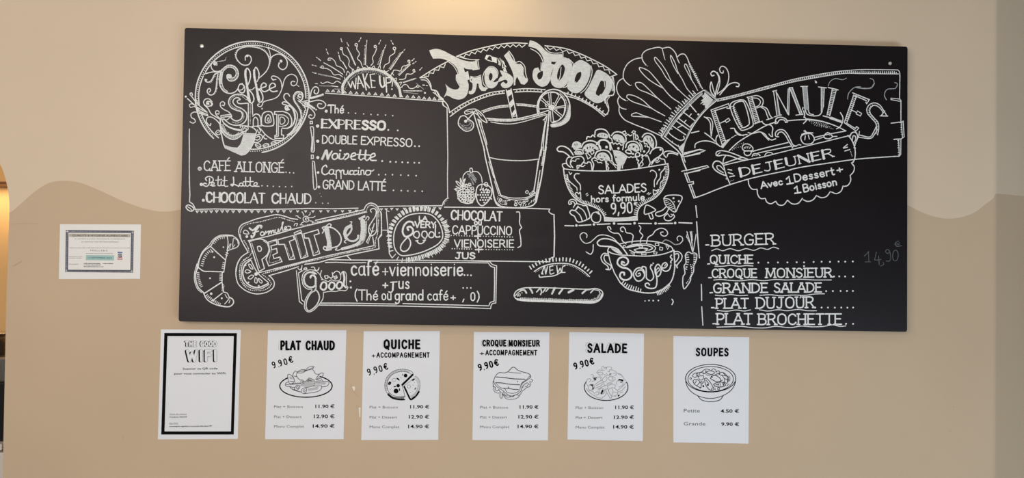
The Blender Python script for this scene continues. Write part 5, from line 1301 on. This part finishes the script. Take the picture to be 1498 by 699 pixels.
sal = sheet('menu_sheet', [(832.8, 485.5), (942.2, 487.7), (940.3, 644.9), (830.1, 642.7)], 'paper', 'menu sheet for the salad, with a heaped salad plate drawn on it', 'menu', G)
printed('title', sal, '@810,470,3.677\n' + fat(42, (184, 164), (392, 166), 'SALADE', 10.5, (-9, -2)), 'fat black capitals with a thin echo line')
printed('small_price', sal, '''@810,470,3.677
t7.4,31 113,257 129,253 9; c3 142,253; t7.4,31 148,247 163,243 9; t7.4,31 173,241 189,237 0; t7.4,31 200,232 218,227 €''')
price_lines(sal, '@810,470,3.677', PRICES.format(x=119, xb=266, xc=262, xd=274, y1=471, y2=524, y3=576, p1=331, p2=324, p3=320, pe=431))
printed('dish_drawing', sal, '''@840,530,11.646
m ink; e15 545,420 372,228 -22,205; m pale
s8 475,75 500,65 510,100 540,80 545,120 560,80 630,85 635,120 600,130 600,160 570,150; s8 470,80 480,130 520,140; s8 380,180 420,130 480,140; S8 400,180 450,165 490,180 470,210 420,205; s8 280,220 310,205 330,230 310,260; s8 200,330 240,280 290,290 260,330; s8 640,130 700,150 740,190 820,230 840,270 880,310; s8 740,190 790,200 830,250; s8 660,190 700,180 720,210 680,220; S8 580,260 620,240 660,260 650,300 600,300; s8 490,270 540,240 560,280 520,330 480,310 490,270; s8 330,260 380,250 440,260 460,290 430,330; s8 350,380 420,330 480,300; s8 370,400 440,360 520,330; S8 240,420 270,380 330,380 340,440 300,470 250,460; s8 360,440 450,400 500,360 520,390 450,430 400,460; S8 420,480 460,440 520,470 510,520 460,540; s8 520,400 560,390 570,440 540,460; s8 530,450 560,520 610,600; s8 570,450 600,520 640,600 600,610; s8 480,600 530,560 550,520; S8 590,460 660,430 740,490 730,550 640,570 600,520; l7 665,500 640,560; l7 665,500 735,520; l7 665,500 640,440; s8 580,400 650,370 700,390 690,440; s8 720,380 730,320 780,310 830,340 820,390 760,420; s8 740,470 800,430 860,370 880,340; s8 750,500 820,470 870,410; s8 200,440 260,510 330,560; s8 250,480 320,500 350,540; s8 350,520 400,500 420,540 370,560; s8 560,360 640,330 700,290; s8 560,380 650,350; s8 640,240 680,250 700,280; s8 780,520 830,500; s8 680,570 720,590; s8 420,220 470,260; s8 500,200 560,230; s8 205,350 230,400; s8 300,330 350,310; s8 540,180 580,220 640,210; s8 330,560 400,600 480,610
m ink; f 268,378 318,375 325,420 335,430 325,465 305,460 312,430 300,400 270,388; f 460,500 480,465 495,462 488,490 500,505 482,515 475,535 462,540; l16 335,270 345,290; s16 375,260 365,285 360,300; l10 345,262 372,295; f 745,310 760,280 800,285 840,298 832,325 800,318 780,300 760,320; f 595,200 625,185 632,192 605,210; f 742,555 775,548 770,570 745,585; s12 785,335 810,340; s14 455,525 495,480''', 'line drawing of a heaped salad on a plate')

sou = sheet('menu_sheet', [(985.1, 491.2), (1096.1, 493.1), (1095, 648.7), (985.1, 647)], 'paper', 'menu sheet for soups with a steaming-style soup bowl drawing and two prices', 'menu', G)
sou['label'] = 'menu sheet for the soups with a soup bowl drawing and only two prices'
printed('title', sou, '@990,500,6.991\n' + fat(70, (200, 138), (525, 140), 'SOUPES', 18, (-14, 0)), 'fat black capitals with a thin echo line')
printed('price_line', sou, '''@810,470,3.677
m thin; p-.002,20 700,489 786,490 Petite
m ink; p.022,19 898,491 997,491 4.50 €''')
printed('price_line', sou, '''@810,470,3.677
m thin; p-.002,20 699,559 816,560 Grande
m ink; p.022,19 901,561 997,562 9.90 €''')
printed('dish_drawing', sou, '''@990,500,6.991
m ink; e8 347,375 257,145 165,375; e7 347,380 232,128 0,360; e8 347,375 256,138 12,168; s8 92,370 95,420 130,490 215,550 345,578 470,550 560,490 598,420 603,370; s8 215,552 250,590 310,608 390,608 445,590 475,552
s7 160,350 175,325 215,320 210,350 185,362 160,350; s7 200,345 205,320 250,310 275,290 300,278 340,285; s7 235,335 240,310 290,325 300,290; s7 275,330 265,300; s8 300,310 340,295 385,310 370,330 320,325 300,310; s7 355,290 375,275 400,290 400,305; s7 400,310 430,295 440,315 410,325; s7 430,330 460,310 500,330 520,370 518,420; s7 430,330 470,350 490,390 480,440; s7 470,310 500,345; s7 455,340 520,350; s7 485,375 525,385; s7 480,410 515,425
s8 350,350 400,345 440,370 450,400 415,408 380,395 345,370 365,360 350,350; s8 375,435 400,420 450,410 480,420 500,440 460,460 400,455 375,435; s7 400,440 430,430 420,448; s7 440,415 450,455; s7 470,420 480,455; s7 450,400 470,390; s8 165,400 185,385 220,390 250,430 245,465 215,455 180,430 165,400; s7 180,430 205,395; s7 205,450 235,415; s7 215,345 240,390 270,380 275,350; s7 215,350 275,345; s8 285,375 300,370 340,410 365,450 380,485 350,495 315,470 290,420 285,375; s7 300,390 330,430; s7 350,495 365,470 380,470; c10 272,452 318,440; s7 255,400 262,430; s7 270,400 272,420; o9,5 143,373; o11,5 428,478; s6 300,335 340,345; s6 390,330 420,340; s6 525,350 530,380 526,410; s6 540,350 545,375 540,400; s6 510,450 535,430; s6 235,475 250,468; s6 392,470 394,492; c5 405,335 390,452''', 'line drawing of a soup bowl')

cert = sheet('certificate_sheet', [(87.8, 327.9), (206.2, 328.2), (205, 407.7), (86, 408.1)], 'cert', 'small landscape certificate with an ornate grey border, alone on the left wall', 'certificate')
printed('border', cert, '''m navy
@90,330,9.317
f 58,60 985,68 975,640 50,632; h 95,95 948,102 938,604 88,600
m cert 1; d3,13 100,80 960,88; d3,13 95,620 940,625; d3,13 76,110 68,600; d3,13 966,110 958,600; l5 62,80 95,80; l5 78,62 78,98; l5 952,88 985,88; l5 968,70 968,106; l5 52,616 86,616; l5 68,598 68,634; l5 942,622 975,622; l5 958,604 958,638''', 'ornate grey border line')
printed('heading_band', cert, '''m band
@90,330,9.317
f 105,108 940,115 938,158 102,150
m thin 1; p0,27 146,146 902,150 QUALITE & HYGIENE ALIMENTAIRE''')
printed('text', cert, '''m pale
@90,330,9.317
p.008,19 178,186 868,188 Le contrôle des produits alimentaires de cet établissement
p.008,19 270,226 776,228 est assuré par notre laboratoire partenaire
p.006,14 112,308 930,310 Règlement (CE) n°852 et 853/2004 Parlement Européen et Conseil du 29 Avril 2004
m thin; p0,21 392,348 626,350 P R E L L A B O
m pale; d4,9 335,378 700,380; d3.5,8 100,424 285,426; d3.5,8 100,442 275,444; d4,8 100,524 235,524
m thin; d4.5,9 308,514 530,516; d4.5,9 565,516 705,518; d4.5,9 305,536 530,537; d4.5,9 305,558 570,560''')
printed('date_box', cert, '''m teal
@90,330,9.317
f 334,400 718,404 714,474 330,470
m tealink 1; p0,24 362,448 684,451 13 SEPTEMBRE 2023''', 'pale green date box')
printed('logo', cert, '''m blue
@90,330,9.317
f 765,355 830,358 830,376 764,374
m navy; o24,8 796,408; s10 775,385 800,410 820,430; l9 815,390 780,425
m red; d5,12 762,436 828,438; d5,12 764,452 830,454; s6 762,460 830,460''', 'small blue and red stamp')
